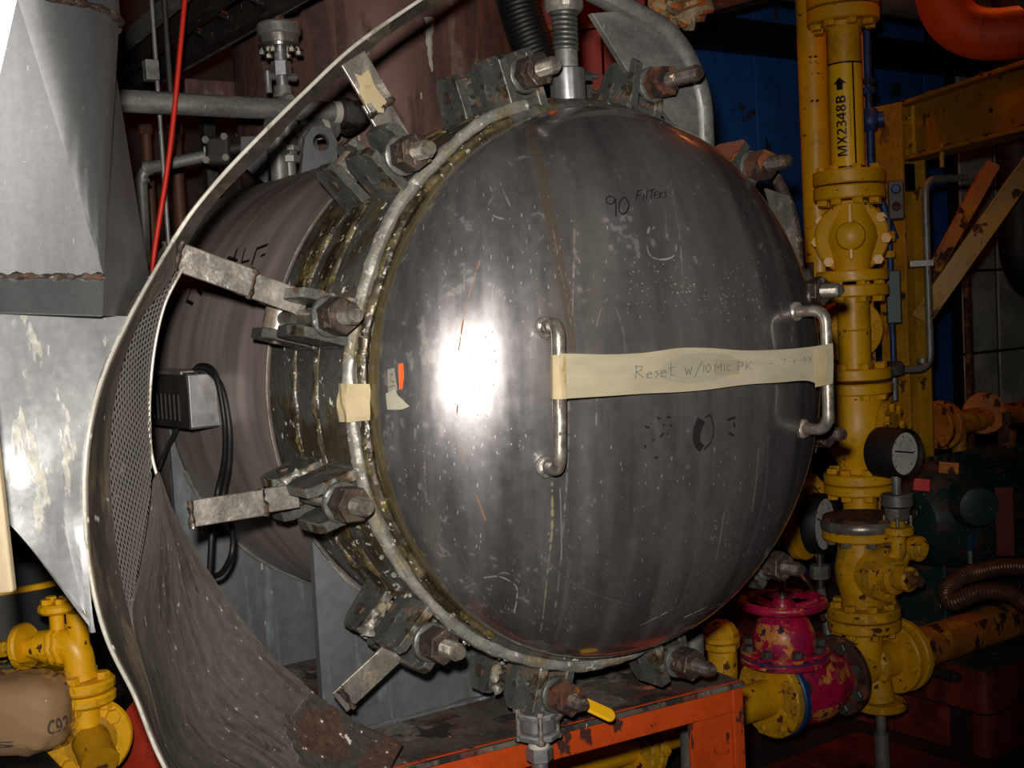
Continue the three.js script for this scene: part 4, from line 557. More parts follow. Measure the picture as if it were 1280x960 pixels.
// ---------------------------------------------------------------- junction box and cables on the shell
{
  const bx = pol(0.405, 180, -0.6), t = thing('junction_box', 'small dark louvred metal box with a pale side, fixed to the shell behind the mesh', 'junction box', V(-0.43, bx.y, -0.6));
  const y0 = vy(V(-0.44, 0, -0.5), 537), y1 = vy(V(-0.44, 0, -0.5), 466), z0 = -0.7, z1 = -0.5;
  part(t, 'body', bbox(-0.45, -0.4, y0, y1, z0, z1, 0.003), M.darkSteel);
  for (let i = 0; i < 7; i++) part(t, 'louvre', bbox(-0.4535, -0.449, y0 + 0.012, y0 + 0.055, z0 + 0.03 + i * 0.02, z0 + 0.041 + i * 0.02, 0.001), M.black);
  part(t, 'end_cover', bbox(-0.449, -0.402, y0 + 0.003, y1 - 0.003, z1, z1 + 0.004), M.steel, { label: 'pale steel end cover' });
  part(t, 'lid_lip', bbox(-0.452, -0.398, y1 - 0.003, y1 + 0.003, z0 - 0.004, z1 - 0.02, 0.001), M.barSteel);
  const K = (x, y, r) => { const z = -0.5; return atX(x, y, -r); };
  const c1 = thing('cable', 'black cable looping out of the junction box and down beside the shell', 'cable', K(262, 640, 0.43)); part(c1, 'sheath', spline([K(240, 466, 0.425), K(252, 457, 0.43), K(268, 466, 0.43), K(280, 520, 0.428), K(281, 570, 0.425), K(272, 615, 0.43), K(266, 650, 0.45), K(262, 715, 0.46), K(258, 760, 0.46)], 90, 0.0046, 10), M.rubber);
  const c2 = thing('cable', 'second black cable beside the first, curling up at its lower end', 'cable', K(285, 680, 0.44)); part(c2, 'sheath', spline([K(244, 468, 0.424), K(258, 463, 0.428), K(276, 482, 0.426), K(286, 530, 0.424), K(286, 580, 0.424), K(279, 625, 0.43), K(290, 660, 0.44), K(290, 690, 0.45), K(278, 715, 0.455), K(264, 722, 0.46)], 90, 0.0046, 10), M.rubber);
  const c3 = thing('cable', 'short dark cable running down from the bottom of the junction box', 'cable', K(212, 560, 0.43)); part(c3, 'sheath', spline([K(222, 534, 0.428), K(214, 550, 0.428), K(206, 566, 0.428), K(198, 585, 0.428)], 20, 0.004, 8), M.darkSteel);
}

// ---------------------------------------------------------------- orange frame, drain valve
const FY = AXIS_Y - 0.52;
{
  const p0 = atY(560, 942, FY), p1 = atY(925, 850, FY), d = p1.clone().sub(p0).normalize(), back = V(d.z, 0, -d.x), L0 = p0.clone().addScaledVector(d, -0.2), L = p1.distanceTo(L0), W2 = 0.86;
  const t = thing('steel_stand', 'worn orange-painted steel stand under the vessel', 'stand', V(L0.x, 0, L0.z));
  const off = (u, v, y) => L0.clone().addScaledVector(d, u).addScaledVector(back, v).setY(y);
  part(t, 'top_plate', box(L + 0.004, W2 + 0.012, 0.009, off(L / 2, W2 / 2 - 0.006, FY - 0.0045), Y, d), M.frameTop);
  part(t, 'front_beam', box(L, 0.05, 0.007, off(L / 2, -0.002, FY - 0.024), back.clone().negate(), d), M.orange);
  part(t, 'rear_beam', box(L, 0.05, 0.007, off(L / 2, W2, FY - 0.026), back, d), M.orange);
  for (const [u, s] of [[L, 1], [0, -1]]) part(t, 'side_beam', box(W2, 0.05, 0.007, off(u - s * 0.003, W2 / 2, FY - 0.026), d.clone().multiplyScalar(s), back), M.orange);
  const leg = (u, v, s) => { const g = part(t, 'leg', box(0.085, FY - 0.05, 0.008, off(u - s * 0.0625, v + 0.006, (FY - 0.05) / 2), back.clone().negate(), d), M.orange); part(g, 'leg_flange', box(0.022, FY - 0.002, 0.01, off(u - s * 0.011, v - 0.002, FY / 2 - 0.001), back.clone().negate(), d), M.orange); part(g, 'foot', box(0.14, 0.1, 0.012, off(u - s * 0.06, v + 0.02, 0.006), Y, d), M.frameTop); };
  leg(L, 0, 1); leg(0, 0, -1); leg(L, W2, 1); leg(0, W2, -1);
  const q = atY(805, 855, FY); part(t, 'rust_blister', turn([[0.03, 0], [0.026, 0.004], [0.012, 0.006], [0, 0.0065]], q, Y, 14), M.rust);
  // legs below the second saddle
  const c = V(atZ(672, 900, -0.055).x, 0, -0.055), h = (py) => vy(c, py), A = (y) => V(c.x, y, c.z);
  const v = thing('drain_valve', 'small stainless drain ball valve with yellow lever under the vessel flange', 'valve', A(h(955)));
  part(v, 'inlet', cyl(A(h(850)), A(h(885)), 0.016), M.steel); part(v, 'body', turn([[0, 0], [0.024, 0], [0.027, 0.004], [0.027, h(893) - h(913) - 0.004], [0.024, h(893) - h(913)], [0, h(893) - h(913)]], A(h(913)), Y, 24), M.steel);
  for (const y of [h(892), h(918)]) part(v, 'end_flange', turn([[0, 0], [0.03, 0], [0.032, 0.002], [0.032, 0.007], [0.03, 0.009], [0, 0.009]], A(y - 0.004), Y, 8), M.steel);
  for (let i = 0; i < 4; i++) { const a = i * Math.PI / 2 + 0.5, o = V(0.028 * Math.cos(a), 0, 0.028 * Math.sin(a)); part(v, 'tie_bolt', [cyl(A(h(922)).add(o), A(h(884)).add(o), 0.004, 0.004, 8), hex(A(h(923)).add(o), Y, 0.012, 0.006), hex(A(h(888)).add(o), Y, 0.012, 0.006)], M.thread); }
  part(v, 'thread_tape', cyl(A(h(926)), A(h(933)), 0.0155), M.white); part(v, 'outlet', [hex(A(h(950)), Y, 0.034, h(933) - h(950)), cyl(A(h(950)), A(h(985)), 0.012)], M.steel);
  const b1 = c.clone().add(V(0, 0, 0)), l0 = atZ(712, 872, -0.03), l1 = atZ(766, 899, 0.0); part(v, 'stem', cyl(A(h(903)).add(V(0.02, 0, 0.012)), l0.clone().lerp(l1, 0.0), 0.007), M.thread);
  const ld = l1.clone().sub(l0), le = ld.length(), lp = []; for (let i = 0; i <= 10; i++) { const a = -Math.PI / 2 + Math.PI * i / 10; lp.push([le - 0.009 + 0.009 * Math.cos(a), 0.0105 * Math.sin(a)]); } lp.push([0, 0.0095], [0, -0.0095]);
  part(v, 'lever', plate(lp, 0.003, l0, V(0.1, 0.75, 0.65), ld), M.handleYellow, { label: 'yellow vinyl-coated lever' });
  const post = at(862, 800, 2.35); const sp = thing('support_post', 'grey upright pipe post just behind the right end of the orange frame', 'post', V(post.x, 0, post.z)); part(sp, 'post', cyl(V(post.x, 0, post.z), V(post.x, AXIS_Y - 0.3, post.z), 0.027), M.galv); part(sp, 'foot_plate', box(0.12, 0.12, 0.01, V(post.x, 0.005, post.z), Y, X), M.galv);
}
// ---------------------------------------------------------------- tank and background on the left
{
  const c = at(478, 100, 3.15), r = 0.375, y1 = vy(V(c.x, 0, c.z + r * 0.0), 12), C0 = V(c.x, 0, c.z), t = thing('storage_tank', 'tall brown upright tank with streaked wall behind the vessel', 'tank', C0);
  part(t, 'wall', turn([[r, 0], [r, y1], [r - 0.006, y1], [r - 0.006, 0], [r, 0]], C0, Y, 96), M.tank);
  part(t, 'top_head', turn([[r, 0], [r * 0.93, 0.035], [r * 0.7, 0.085], [r * 0.35, 0.115], [0, 0.12]], V(c.x, y1, c.z), Y, 72), M.tank); part(t, 'rim_weld', bead((u) => V(c.x + (r + 0.002) * Math.cos(u * 6.2832), y1, c.z + (r + 0.002) * Math.sin(u * 6.2832)), 90, 0.004, 0.4), M.tank); part(t, 'seat', disc(C0, Y, r + 0.04, 0.02), M.tank);
  const s0 = at(538, 22, 2.72); const sl = thing('torn_strip', 'pale tapering torn strip hanging in front of the brown tank', 'strip', s0.clone());
  const S = (x, y) => { const p = at(x, y, 3); const dx = p.clone().sub(CAM), a = dx.x * dx.x + dx.z * dx.z, ox = CAM.x - c.x, oz = CAM.z - c.z, b = 2 * (ox * dx.x + oz * dx.z), q = ox * ox + oz * oz - (r + 0.006) ** 2; return CAM.clone().addScaledVector(dx, (-b - Math.sqrt(Math.max(0, b * b - 4 * a * q))) / 2 / a); };
  part(sl, 'strip', sheet((u, v) => { const w = 4.6 * Math.pow(1 - v, 0.75) + 0.35 + 0.5 * Math.sin(v * 31); const p = S(535.5 + 3 * v + (u - 0.5) * 2 * w + 0.7 * Math.sin(v * 14), 22 + 68 * v); p.z += 0.004 * Math.sin(u * 3.14) + 0.003 * Math.sin(v * 9); return p; }, 6, 30, 0.002), M.white);
  // red ribbed sheet to the right of the tank
  const q0 = at(640, 70, 3.7), q1 = at(810, 70, 3.7), rs = thing('corrugated_panel', 'dull red ribbed sheet-metal partition behind the spring rod', 'partition', V(q0.x, 0, q0.z)), qd = V(q1.x - q0.x, 0, q1.z - q0.z), ql = qd.length(); qd.normalize(); const qn = V(-qd.z, 0, qd.x);
  for (let i = 0; i < 6; i++) part(rs, 'panel', box(ql / 6 - 0.006, 2.5, 0.012 + 0.01 * (i % 2), V(q0.x, 1.25, q0.z).addScaledVector(qd, ql * (i + 0.5) / 6), qn, qd, 0.003), M.redSheet);
  const ry = vy(V(at(725, 32, 3.7).x, 0, at(725, 32, 3.7).z), 36); part(rs, 'rail', box(ql, 0.018, 0.03, V(q0.x, ry, q0.z).addScaledVector(qd, ql / 2).addScaledVector(qn, 0.02), qn, qd), M.pipeRust);
  // black flexible duct
  const fh = thing('flexible_hose', 'thick black corrugated hose hanging down beside the brown tank', 'hose', at(670, 100, 2.5)); const cv = new THREE.CatmullRomCurve3([at(632, -90, 2.5), at(641, -30, 2.5), at(652, 20, 2.5), at(668, 65, 2.5), at(683, 105, 2.5), at(690, 150, 2.5), at(690, 260, 2.55)]);
  const hg = new THREE.TubeGeometry(cv, 260, 0.043, 20), hp = hg.attributes.position; for (let i = 0; i < hp.count; i++) { const k = Math.floor(i / 21), o = cv.getPointAt(k / 260), f = 1 + 0.025 * Math.sin(k * 1.5); hp.setXYZ(i, o.x + (hp.getX(i) - o.x) * f, o.y + (hp.getY(i) - o.y) * f, o.z + (hp.getZ(i) - o.z) * f); } hg.computeVertexNormals(); part(fh, 'hose', hg, M.rubber);

  // horizontal pipe and elbow
  const z1 = at(430, 141, 2.45), z0 = at(60, 121, 2.45); z0.y = z1.y; z0.z = z1.z; z0.x = z1.x - 0.85;
  const hp1 = thing('horizontal_pipe', 'grey horizontal pipe running from behind the duct to an elbow', 'pipe', z0.clone()); part(hp1, 'pipe', cyl(z0, z1.clone().add(V(-0.02, 0, 0)), 0.0205), M.galv);
  part(hp1, 'tape_ring', cyl(z1.clone().add(V(-0.026, 0, 0)), z1.clone().add(V(-0.012, 0, 0)), 0.0225), M.white); part(hp1, 'elbow', [bent([z1.clone().add(V(-0.012, 0, 0)), z1.clone().add(V(0.035, 0, 0)), z1.clone().add(V(0.035, -0.01, -0.06))], 0.027, 0.03, 16)], M.darkSteel); part(hp1, 'elbow_collar', cyl(z1.clone().add(V(-0.01, 0, 0)), z1.clone().add(V(0.008, 0, 0)), 0.031), M.darkSteel);
  const hang = at(166, 127, 2.42); part(hp1, 'hanger_rod', cyl(V(hang.x, z1.y, z1.z), V(hang.x, TOP, z1.z), 0.005), M.darkSteel);
  // riser fittings on the vessel crown
  for (const [x, lab, el] of [[362, 'left of two small threaded riser fittings on top of the shell', 0], [386, 'right riser fitting on top of the shell, with a white-taped elbow', 1]]) {
    const z = el ? -0.86 : -0.82, b = atZ(x, 214, z), h = (py) => vy(b, py), A = (y) => V(b.x, y, b.z), t2 = thing('riser_fitting', lab, 'pipe fitting', A(h(216))); b.y = 0;
    part(t2, 'nipple', cyl(A(h(222)), A(h(198)), 0.013), M.galv); part(t2, 'union', [hex(A(h(204)), Y, 0.038, 0.014, 8), hex(A(h(190)), Y, 0.042, 0.012, 8)], M.galv); part(t2, 'pipe', cyl(A(h(200)), A(h(165)), 0.017), M.galv);
    if (el) { part(t2, 'elbow', bent([A(h(182)), A(h(160)), A(h(160)).add(V(0.07, 0.005, -0.02))], 0.021, 0.03), M.galv); part(t2, 'thread_tape', cyl(A(h(160)).add(V(0.03, 0.002, -0.008)), A(h(160)).add(V(0.042, 0.003, -0.012)), 0.0225), M.white); }
    else part(t2, 'tee', [cyl(A(h(172)), A(h(150)), 0.021), cyl(A(h(160)).add(V(-0.04, 0, 0)), A(h(160)), 0.018)], M.galv);
  }
  // diaphragm instrument
  const ic = at(350, 60, 2.4), ih = (py) => vy(ic, py), IA = (y) => V(ic.x, y, ic.z), it = thing('pressure_transmitter', 'bolted steel diaphragm instrument with brass neck above the horizontal pipe', 'instrument', IA(ih(122)));
  part(it, 'clamp_ring', turn([[0, 0], [0.04, 0], [0.043, 0.003], [0.043, 0.02], [0.04, 0.024], [0, 0.024]], IA(ih(45)), Y, 36), M.galv); part(it, 'diaphragm_body', turn([[0, 0], [0.03, 0], [0.037, 0.004], [0.038, 0.02], [0, 0.022]], IA(ih(58)), Y, 36), M.barSteel);
  part(it, 'clamp_ring', turn([[0, 0], [0.04, 0], [0.042, 0.003], [0.042, 0.008], [0, 0.008]], IA(ih(62)), Y, 36), M.chrome);
  for (let i = 0; i < 6; i++) { const a = i * 1.047 + 0.3, o = V(0.036 * Math.cos(a), 0, 0.036 * Math.sin(a)); part(it, 'bolt', [cyl(IA(ih(66)).add(o), IA(ih(56)).add(o), 0.004, 0.004, 8), hex(IA(ih(69)).add(o), Y, 0.013, 0.008)], M.thread); }
  part(it, 'neck', cyl(IA(ih(29)), IA(ih(10)), 0.012), M.copper); part(it, 'case', turn([[0, 0], [0.04, 0], [0.055, 0.02], [0.055, 0.09], [0.05, 0.1], [0, 0.1]], IA(ih(12)), Y, 32), M.black); part(it, 'stem', cyl(IA(ih(122)), IA(ih(62)), 0.0125), M.steel); part(it, 'needle_valve', [hex(IA(ih(96)), Y, 0.034, 0.03), cyl(IA(ih(98)).add(V(-0.03, -0.03, 0)), IA(ih(98)).add(V(-0.03, 0.012, 0)), 0.007), cyl(IA(ih(96)).add(V(-0.03, 0, 0)), IA(ih(96)).add(V(0.03, 0, 0)), 0.008)], M.steel); part(it, 'base_elbow', [cyl(IA(ih(122)), IA(ih(108)), 0.02, 0.017)], M.galv);
  const con = IA(ih(120)), cz = V(con.x, z1.y + 0.018, z1.z); part(it, 'saddle_stub', bent([con, V(con.x, Math.min(con.y, z1.y + 0.03), con.z), cz], 0.012), M.galv);
  // side branch: conduit with elbow, small valve
  const bz = at(215, 205, 2.55), B = (x, y) => { const p = at(x, y, 2.55); return p; };
  const br = thing('branch_pipe', 'narrow grey elbowed pipe left of the red rope, running down beside the duct', 'pipe', B(176, 350)); part(br, 'pipe', bent([B(186, 420), B(176, 212), B(262, 194)], 0.0125, 0.03), M.galv); part(br, 'union', [cyl(B(178, 228), B(178, 224), 0.0155), cyl(B(181, 211), B(189, 209), 0.0155)], M.galv);
  const foot = B(186, 418); part(br, 'lower_run', cyl(foot, V(foot.x, 0, foot.z), 0.0125), M.galv);
  const sv = thing('small_valve', 'small four-bolt valve with green stem end on the narrow elbowed pipe', 'valve', B(272, 190)); part(sv, 'body', [box(0.055, 0.062, 0.04, B(274, 189), CZ, CX, 0.012)], M.darkSteel); part(sv, 'stem', cyl(B(258, 190), B(243, 195), 0.009), M.greenBox); part(sv, 'thread_tape', cyl(B(261, 189), B(257, 190), 0.0125), M.white); for (const [x, y] of [[261, 178], [284, 174], [262, 203], [286, 200]]) part(sv, 'bolt', hex(B(x, y).addScaledVector(CZ, 0.018), CZ, 0.014, 0.012), M.galv);
  part(sv, 'tail_pipe', cyl(B(286, 187), B(312, 182), 0.012), M.darkSteel);
  const gp = thing('steel_tab', 'thin grey steel tab with cut corner sticking out behind the hood edge', 'plate', B(318, 200)); { const o = at(303, 172, 2.42), P = [[303, 172], [325, 172], [339, 188], [338, 232], [318, 218], [302, 204]].map(([x, y]) => [(x - 303) * 2.42 / F, (172 - y) * 2.42 / F]); part(gp, 'tab', plate(P, 0.005, o, CZ.clone().addScaledVector(CX, -0.25), CX), M.saddle); part(gp, 'stub', cyl(at(318, 188, 2.43), at(330, 190, 2.62), 0.009), M.darkSteel); }
  // thin rod and red rope, upright orange pipes, box, trays
  const rod = at(200, 150, 2.3), rt = thing('steel_rod', 'thin grey upright rod just left of the red rope', 'rod', V(rod.x, 0, rod.z)); part(rt, 'rod', cyl(V(rod.x, 0, rod.z), V(rod.x, TOP, rod.z), 0.0042, 0.0042, 10), M.galv); const cp = vy(rod, 88), ft = V(rod.x - 0.012, cp, rod.z); part(rt, 'clip', [bbox(ft.x - 0.012, ft.x + 0.014, cp - 0.02, cp + 0.018, rod.z - 0.01, rod.z + 0.012)], M.galv);
  const r0 = at(234, -30, 2.2), r1 = at(212, 190, 2.2), r2 = at(188, 352, 2.2), rc = thing('pull_rope', 'thin bright red pull rope hanging between the duct and the hood', 'rope', r2.clone()); const up = r0.clone().sub(r1).normalize(), topP = r0.clone().addScaledVector(up, (TOP - r0.y) / up.y); part(rc, 'cord', spline([topP, r0, r1, r2, V(r2.x - 0.05, r2.y - 0.35, r2.z)], 60, 0.0048, 10), M.redCord);
  [[186, 0.013, 'narrow brown upright pipe behind the red rope, nearer the duct'], [222, 0.016, 'brown upright pipe right of the red rope, behind the small valve']].forEach(([x, r3, lab]) => { const p = at(x, 220, 3.1), t3 = thing('upright_pipe', lab, 'pipe', V(p.x, 0, p.z)); part(t3, 'pipe', cyl(V(p.x, 0, p.z), V(p.x, vy(p, 158), p.z), r3), M.brownPipe); part(t3, 'coupling', [cyl(V(p.x, vy(p, 168), p.z), V(p.x, vy(p, 156), p.z), r3 * 1.4, r3 * 1.4, 8)], M.rust); });
  const bp = at(246, 110, 3.0), bt = thing('wall_box', 'plain brown-grey metal box behind the horizontal pipe', 'box', bp.clone()); part(bt, 'box', bbox(bp.x - 0.03, bp.x + 0.11, vy(bp, 128), vy(bp, 98), bp.z - 0.06, bp.z, 0.004), M.tank); part(bt, 'bracket', bbox(bp.x + 0.02, bp.x + 0.05, 0.0, vy(bp, 126), bp.z - 0.05, bp.z - 0.02), M.darkSteel);
  const TY = 1.98, tr = (x, y) => atY(x, y, TY + 0.0);
  const rails = [[[140, 92], [262, 0], 0.03], [[152, 112], [308, 20], 0.03], [[166, 118], [330, 22], 0.016], [[146, 62], [205, 12], 0.02]];
  const ct = thing('cable_tray', 'dark overhead cable tray slanting across the top left background', 'cable tray', tr(230, 70)); rails.forEach(([a, b, hgt]) => { const A = tr(...a), Bq = tr(...b), dd = Bq.clone().sub(A), e = Bq.clone().addScaledVector(dd, 0.6), s = A.clone().addScaledVector(dd, -0.3); part(ct, 'rail', box(e.distanceTo(s), hgt, hgt * 1.6, s.clone().lerp(e, 0.5), Y, dd), hgt < 0.025 ? M.galv : M.darkSteel); });
  for (let i = 0; i < 9; i++) { const f = -0.2 + i * 0.19, A = tr(140, 92).lerp(tr(262, 0), f), Bq = tr(152, 112).lerp(tr(308, 20), f); part(ct, 'rung', cyl(A, Bq, 0.008, 0.008, 8), M.darkSteel); }
  const hA = tr(140, 92), hB = tr(308, 20); for (const p of [hA, hB]) part(ct, 'hanger_rod', cyl(V(p.x, TY, p.z), V(p.x, TOP, p.z), 0.006, 0.006, 8), M.darkSteel);
  const oc = thing('overhead_conduit', 'rounded dark conduit lying across the top left background above the tray', 'conduit', atY(230, 40, 2.2)); const o0 = atY(150, 60, 2.2), o1 = atY(300, -20, 2.2), od = o1.clone().sub(o0); part(oc, 'conduit', cyl(o0.clone().addScaledVector(od, -0.4), o0.clone().addScaledVector(od, 0.75), 0.035), M.galv); part(oc, 'hanger_rod', cyl(o0.clone().lerp(o1, 0.5), V((o0.x + o1.x) / 2, TOP, (o0.z + o1.z) / 2), 0.006), M.darkSteel);
}

// ---------------------------------------------------------------- yellow pipework on the right
const S = at(1067, 400, 3.35), fw = V(CAM.x - S.x, 0, CAM.z - S.z).normalize(), rg = V(-fw.z, 0, fw.x).negate(); // fw: towards the viewer's side; rg: to the right seen from there
if (rg.dot(CX) < 0) rg.negate();
const K = (py) => vy(S, py), SA = (py) => V(S.x, K(py), S.z);
function flange(t, c, dir, r, th, bolts, m, { bolt = 0.011, proud = 1, bm = m, rot = 0.2 } = {}) {   // disc with its ring of bolts, c on the inner face, thickness along dir
  const f = part(t, 'flange', disc(c, dir, r, th, 0, 40, 0.004), m); const [x, y, z] = basis(dir);
  for (let i = 0; i < bolts; i++) { const a = rot + i / bolts * Math.PI * 2, p = c.clone().addScaledVector(x, (r - bolt * 1.7) * Math.cos(a)).addScaledVector(y, (r - bolt * 1.7) * Math.sin(a)); if (p.clone().sub(c).dot(V(CAM.x - c.x, 0, CAM.z - c.z).normalize()) > -r * 0.75) part(f, 'bolt', hex(p.clone().addScaledVector(z, proud > 0 ? th : -bolt * 1.1), z, bolt * 2, bolt * 1.1), bm); }
  return f;
}
const UP = Y, DN_ = V(0, -1, 0), PR = 0.044, FR = 0.096;
{
  // rear standpipe, turning out to a blind flange behind the front stack
  const q = at(1020, 200, 3.62), e = at(1061, 412, 3.55), rp = thing('standpipe', 'plain yellow upright pipe standing just behind and left of the labelled one', 'pipe', V(q.x, e.y, q.z));
  part(rp, 'pipe', bent([V(q.x, TOP, q.z), V(q.x, e.y, q.z), V(e.x, e.y, e.z - 0.02)], 0.043, 0.1, 22), M.yellow); part(rp, 'branch', cyl(e.clone().addScaledVector(fw, -0.05), e, 0.042), M.yellow); flange(rp, e, fw.clone().addScaledVector(rg, 0.2).addScaledVector(Y, -0.2).normalize(), 0.095, 0.02, 8, M.yellow); part(rp, 'rim_ring', turn([[0.058, 0], [0.062, 0.003], [0.058, 0.006]], e.clone().addScaledVector(fw, 0.02), fw, 32), M.yellowRust);
  part(rp, 'bracket', box(0.16, 0.025, 0.05, V(q.x - 0.01, vy(q, 338), q.z + 0.03), Y, rg), M.rust);
  // top pipe with its flange
  const tp = thing('pipe_spool', 'short yellow pipe end with flange at the very top of the labelled standpipe', 'pipe', SA(9)); part(tp, 'pipe', cyl(V(S.x, TOP, S.z), SA(-4), PR), M.yellow); flange(tp, SA(10), UP, FR, K(-5) - K(10), 8, M.yellow, { proud: 1 });
  // labelled spool
  const sa = thing('pipe_spool', 'flanged yellow pipe carrying the black-lettered marker', 'pipe', SA(230)); part(sa, 'pipe', cyl(SA(229), SA(14), PR, PR, 40), M.yellow);
  flange(sa, SA(30), UP, FR, K(12) - K(30), 8, M.yellow, { proud: -1, bolt: 0.013 }); part(sa, 'neck', turn([[PR, 0], [PR + 0.012, 0.018], [PR + 0.012, 0.02], [PR, 0.02]], V(S.x, K(30) - 0.018, S.z), UP), M.yellow); flange(sa, SA(231), UP, FR, K(214) - K(231), 8, M.yellow, { proud: 1 });
  const cv = document.createElement('canvas'); cv.width = 512; cv.height = 720; const c = cv.getContext('2d'); c.fillStyle = '#e9b50c'; c.fillRect(0, 0, 512, 720); c.fillStyle = '#161310';
  c.fillRect(0, 0, 512, 12); c.fillRect(0, 708, 512, 12); c.fillRect(318, 0, 16, 720); c.fillRect(288, 230, 3, 290);
  c.beginPath(); c.moveTo(206, 104); c.lineTo(268, 150); c.lineTo(234, 150); c.lineTo(234, 190); c.lineTo(178, 190); c.lineTo(178, 150); c.lineTo(144, 150); c.fill();
  c.save(); c.translate(256, 650); c.rotate(-Math.PI / 2); c.font = 'bold 128px sans-serif'; const tw = c.measureText('MX2348B').width; c.scale(425 / tw, 1); c.fillText('MX2348B', 0, 0); c.restore();
  const map = new THREE.CanvasTexture(cv); map.colorSpace = THREE.SRGBColorSpace; map.magFilter = THREE.LinearFilter;
  const y0 = K(211), y1 = K(80), lg = new THREE.CylinderGeometry(PR + 0.001, PR + 0.001, y1 - y0, 40, 1, true, Math.atan2(fw.x, fw.z) - 1.75, 3.5).translate(S.x, (y0 + y1) / 2, S.z); part(sa, 'marker_sticker', lg, new THREE.MeshPhysicalMaterial({ map, roughness: 0.35 }), { uv: true, label: 'yellow sticker with arrow and black letters' });
  // check valve with a round bonnet plate
  const v1 = thing('check_valve', 'yellow flanged valve body with round bonnet plate under the labelled pipe', 'valve', SA(353)); flange(v1, SA(250), UP, FR, K(233) - K(250), 8, M.yellow, { proud: -1, bolt: 0.013 });
  const h1 = K(252) - K(338); part(v1, 'body', turn([[0, 0], [0.048, 0], [0.055, h1 * 0.2], [0.072, h1 * 0.45], [0.07, h1 * 0.6], [0.056, h1 * 0.8], [0.05, h1], [0, h1]], SA(338), UP, 40), M.yellow);
  const bc = SA(296).addScaledVector(fw, 0.002), bt = fw.clone().addScaledVector(rg, 0.22).addScaledVector(Y, -0.2).normalize(); part(v1, 'bonnet_plate', disc(bc, bt, 0.1, 0.024, 0, 44, 0.006), M.yellow); part(v1, 'rib', bbox(-0.006, 0.006, K(325), K(256), 0, 0.078, 0.003).applyMatrix4(new THREE.Matrix4().makeBasis(rg, Y, rg.clone().cross(Y)).setPosition(S.x, 0, S.z)).translate(0, 0, 0), M.yellow);
  for (const [x, y] of [[-0.078, 0.046], [-0.06, -0.066], [0.08, 0.046], [0.07, -0.066], [-0.09, -0.01], [0.092, -0.01]]) part(v1, 'bolt', hex(bc.clone().addScaledVector(rg, x).add(V(0, y, 0)).addScaledVector(fw, 0.024), fw, 0.026, 0.012), M.yellow);
  part(v1, 'boss', turn([[0, 0], [0.04, 0], [0.036, 0.02], [0.02, 0.028], [0, 0.03]], SA(296).addScaledVector(fw, 0.06), fw, 24), M.yellow); flange(v1, SA(352), UP, FR, K(338) - K(352), 8, M.yellow, { proud: -1 });
  // spool B
  const sb = thing('pipe_spool', 'plain flanged yellow pipe below the round bonnet plate, beside the right handle', 'pipe', SA(474)); flange(sb, SA(371), UP, FR, K(356) - K(371), 8, M.yellow, { proud: -1, bolt: 0.013 }); part(sb, 'pipe', cyl(SA(370), SA(462), PR, PR, 36), M.yellow); part(sb, 'weld', turn([[PR, 0], [PR + 0.0025, 0.003], [PR, 0.006]], SA(414), UP), M.yellow); flange(sb, SA(474), UP, FR, K(460) - K(474), 8, M.yellow, { proud: 1, bolt: 0.013 });
  // tee with side branch
  const te = thing('pipe_tee', 'bulging yellow tee with a rust-marked branch behind the black gauge', 'pipe fitting', SA(603)); flange(te, SA(492), UP, FR, K(478) - K(492), 8, M.yellow, { proud: -1, bolt: 0.013 }); const h2 = K(492) - K(590);
  part(te, 'body', turn([[0, 0], [0.05, 0], [0.056, h2 * 0.12], [0.085, h2 * 0.35], [0.09, h2 * 0.6], [0.076, h2 * 0.85], [0.07, h2], [0, h2]], SA(590), UP, 40), M.yellow);
  const b0 = SA(540).addScaledVector(rg, 0.03).addScaledVector(fw, 0.0), bd = rg.clone().addScaledVector(fw, 0.35).normalize(); part(te, 'branch', turn([[0, 0], [0.066, 0], [0.062, 0.045], [0.062, 0.05], [0, 0.05]], b0, bd), M.yellow); flange(te, b0.clone().addScaledVector(bd, 0.045), bd, 0.088, 0.022, 8, M.yellowRust); flange(te, SA(603), UP, FR, K(590) - K(603), 8, M.yellow, { proud: 1, bolt: 0.013 });
  // lower strainer body with steel-rimmed cap
  const ls = thing('strainer', 'yellow strainer body with a rusty steel-rimmed cap and a rusted side nozzle', 'strainer', SA(757)); flange(ls, SA(616), UP, FR, K(604) - K(616), 8, M.yellow, { proud: -1, bolt: 0.013 }); part(ls, 'neck', cyl(SA(660), SA(614), 0.046), M.yellow);
  const S2 = S.clone().addScaledVector(fw, 0.14), LA = (py) => V(S2.x, vy(S2, py), S2.z); const h3 = LA(664).y - LA(756).y;
  part(ls, 'body', turn([[0, 0], [0.056, 0], [0.06, h3 * 0.15], [0.07, h3 * 0.35], [0.072, h3 * 0.55], [0.062, h3 * 0.8], [0.06, h3], [0, h3]], LA(756), UP, 40), M.yellowRust); flange(ls, LA(672), UP, 0.102, LA(661).y - LA(672).y, 8, M.yellow, { proud: -1, bolt: 0.012, bm: M.galv });
  part(ls, 'cap_rim', turn([[0, 0], [0.1, 0], [0.1035, 0.004], [0.1055, 0.01], [0.1055, 0.016], [0.104, 0.022], [0.1, 0.027], [0.098, 0.029], [0, 0.029]], LA(661), UP, 48), M.barSteel, { label: 'bare steel rim of the cap' }); part(ls, 'cap', turn([[0, 0], [0.1, 0], [0.098, 0.008], [0, 0.01]], V(S2.x, LA(661).y + 0.029, S2.z), UP, 48), M.rust);
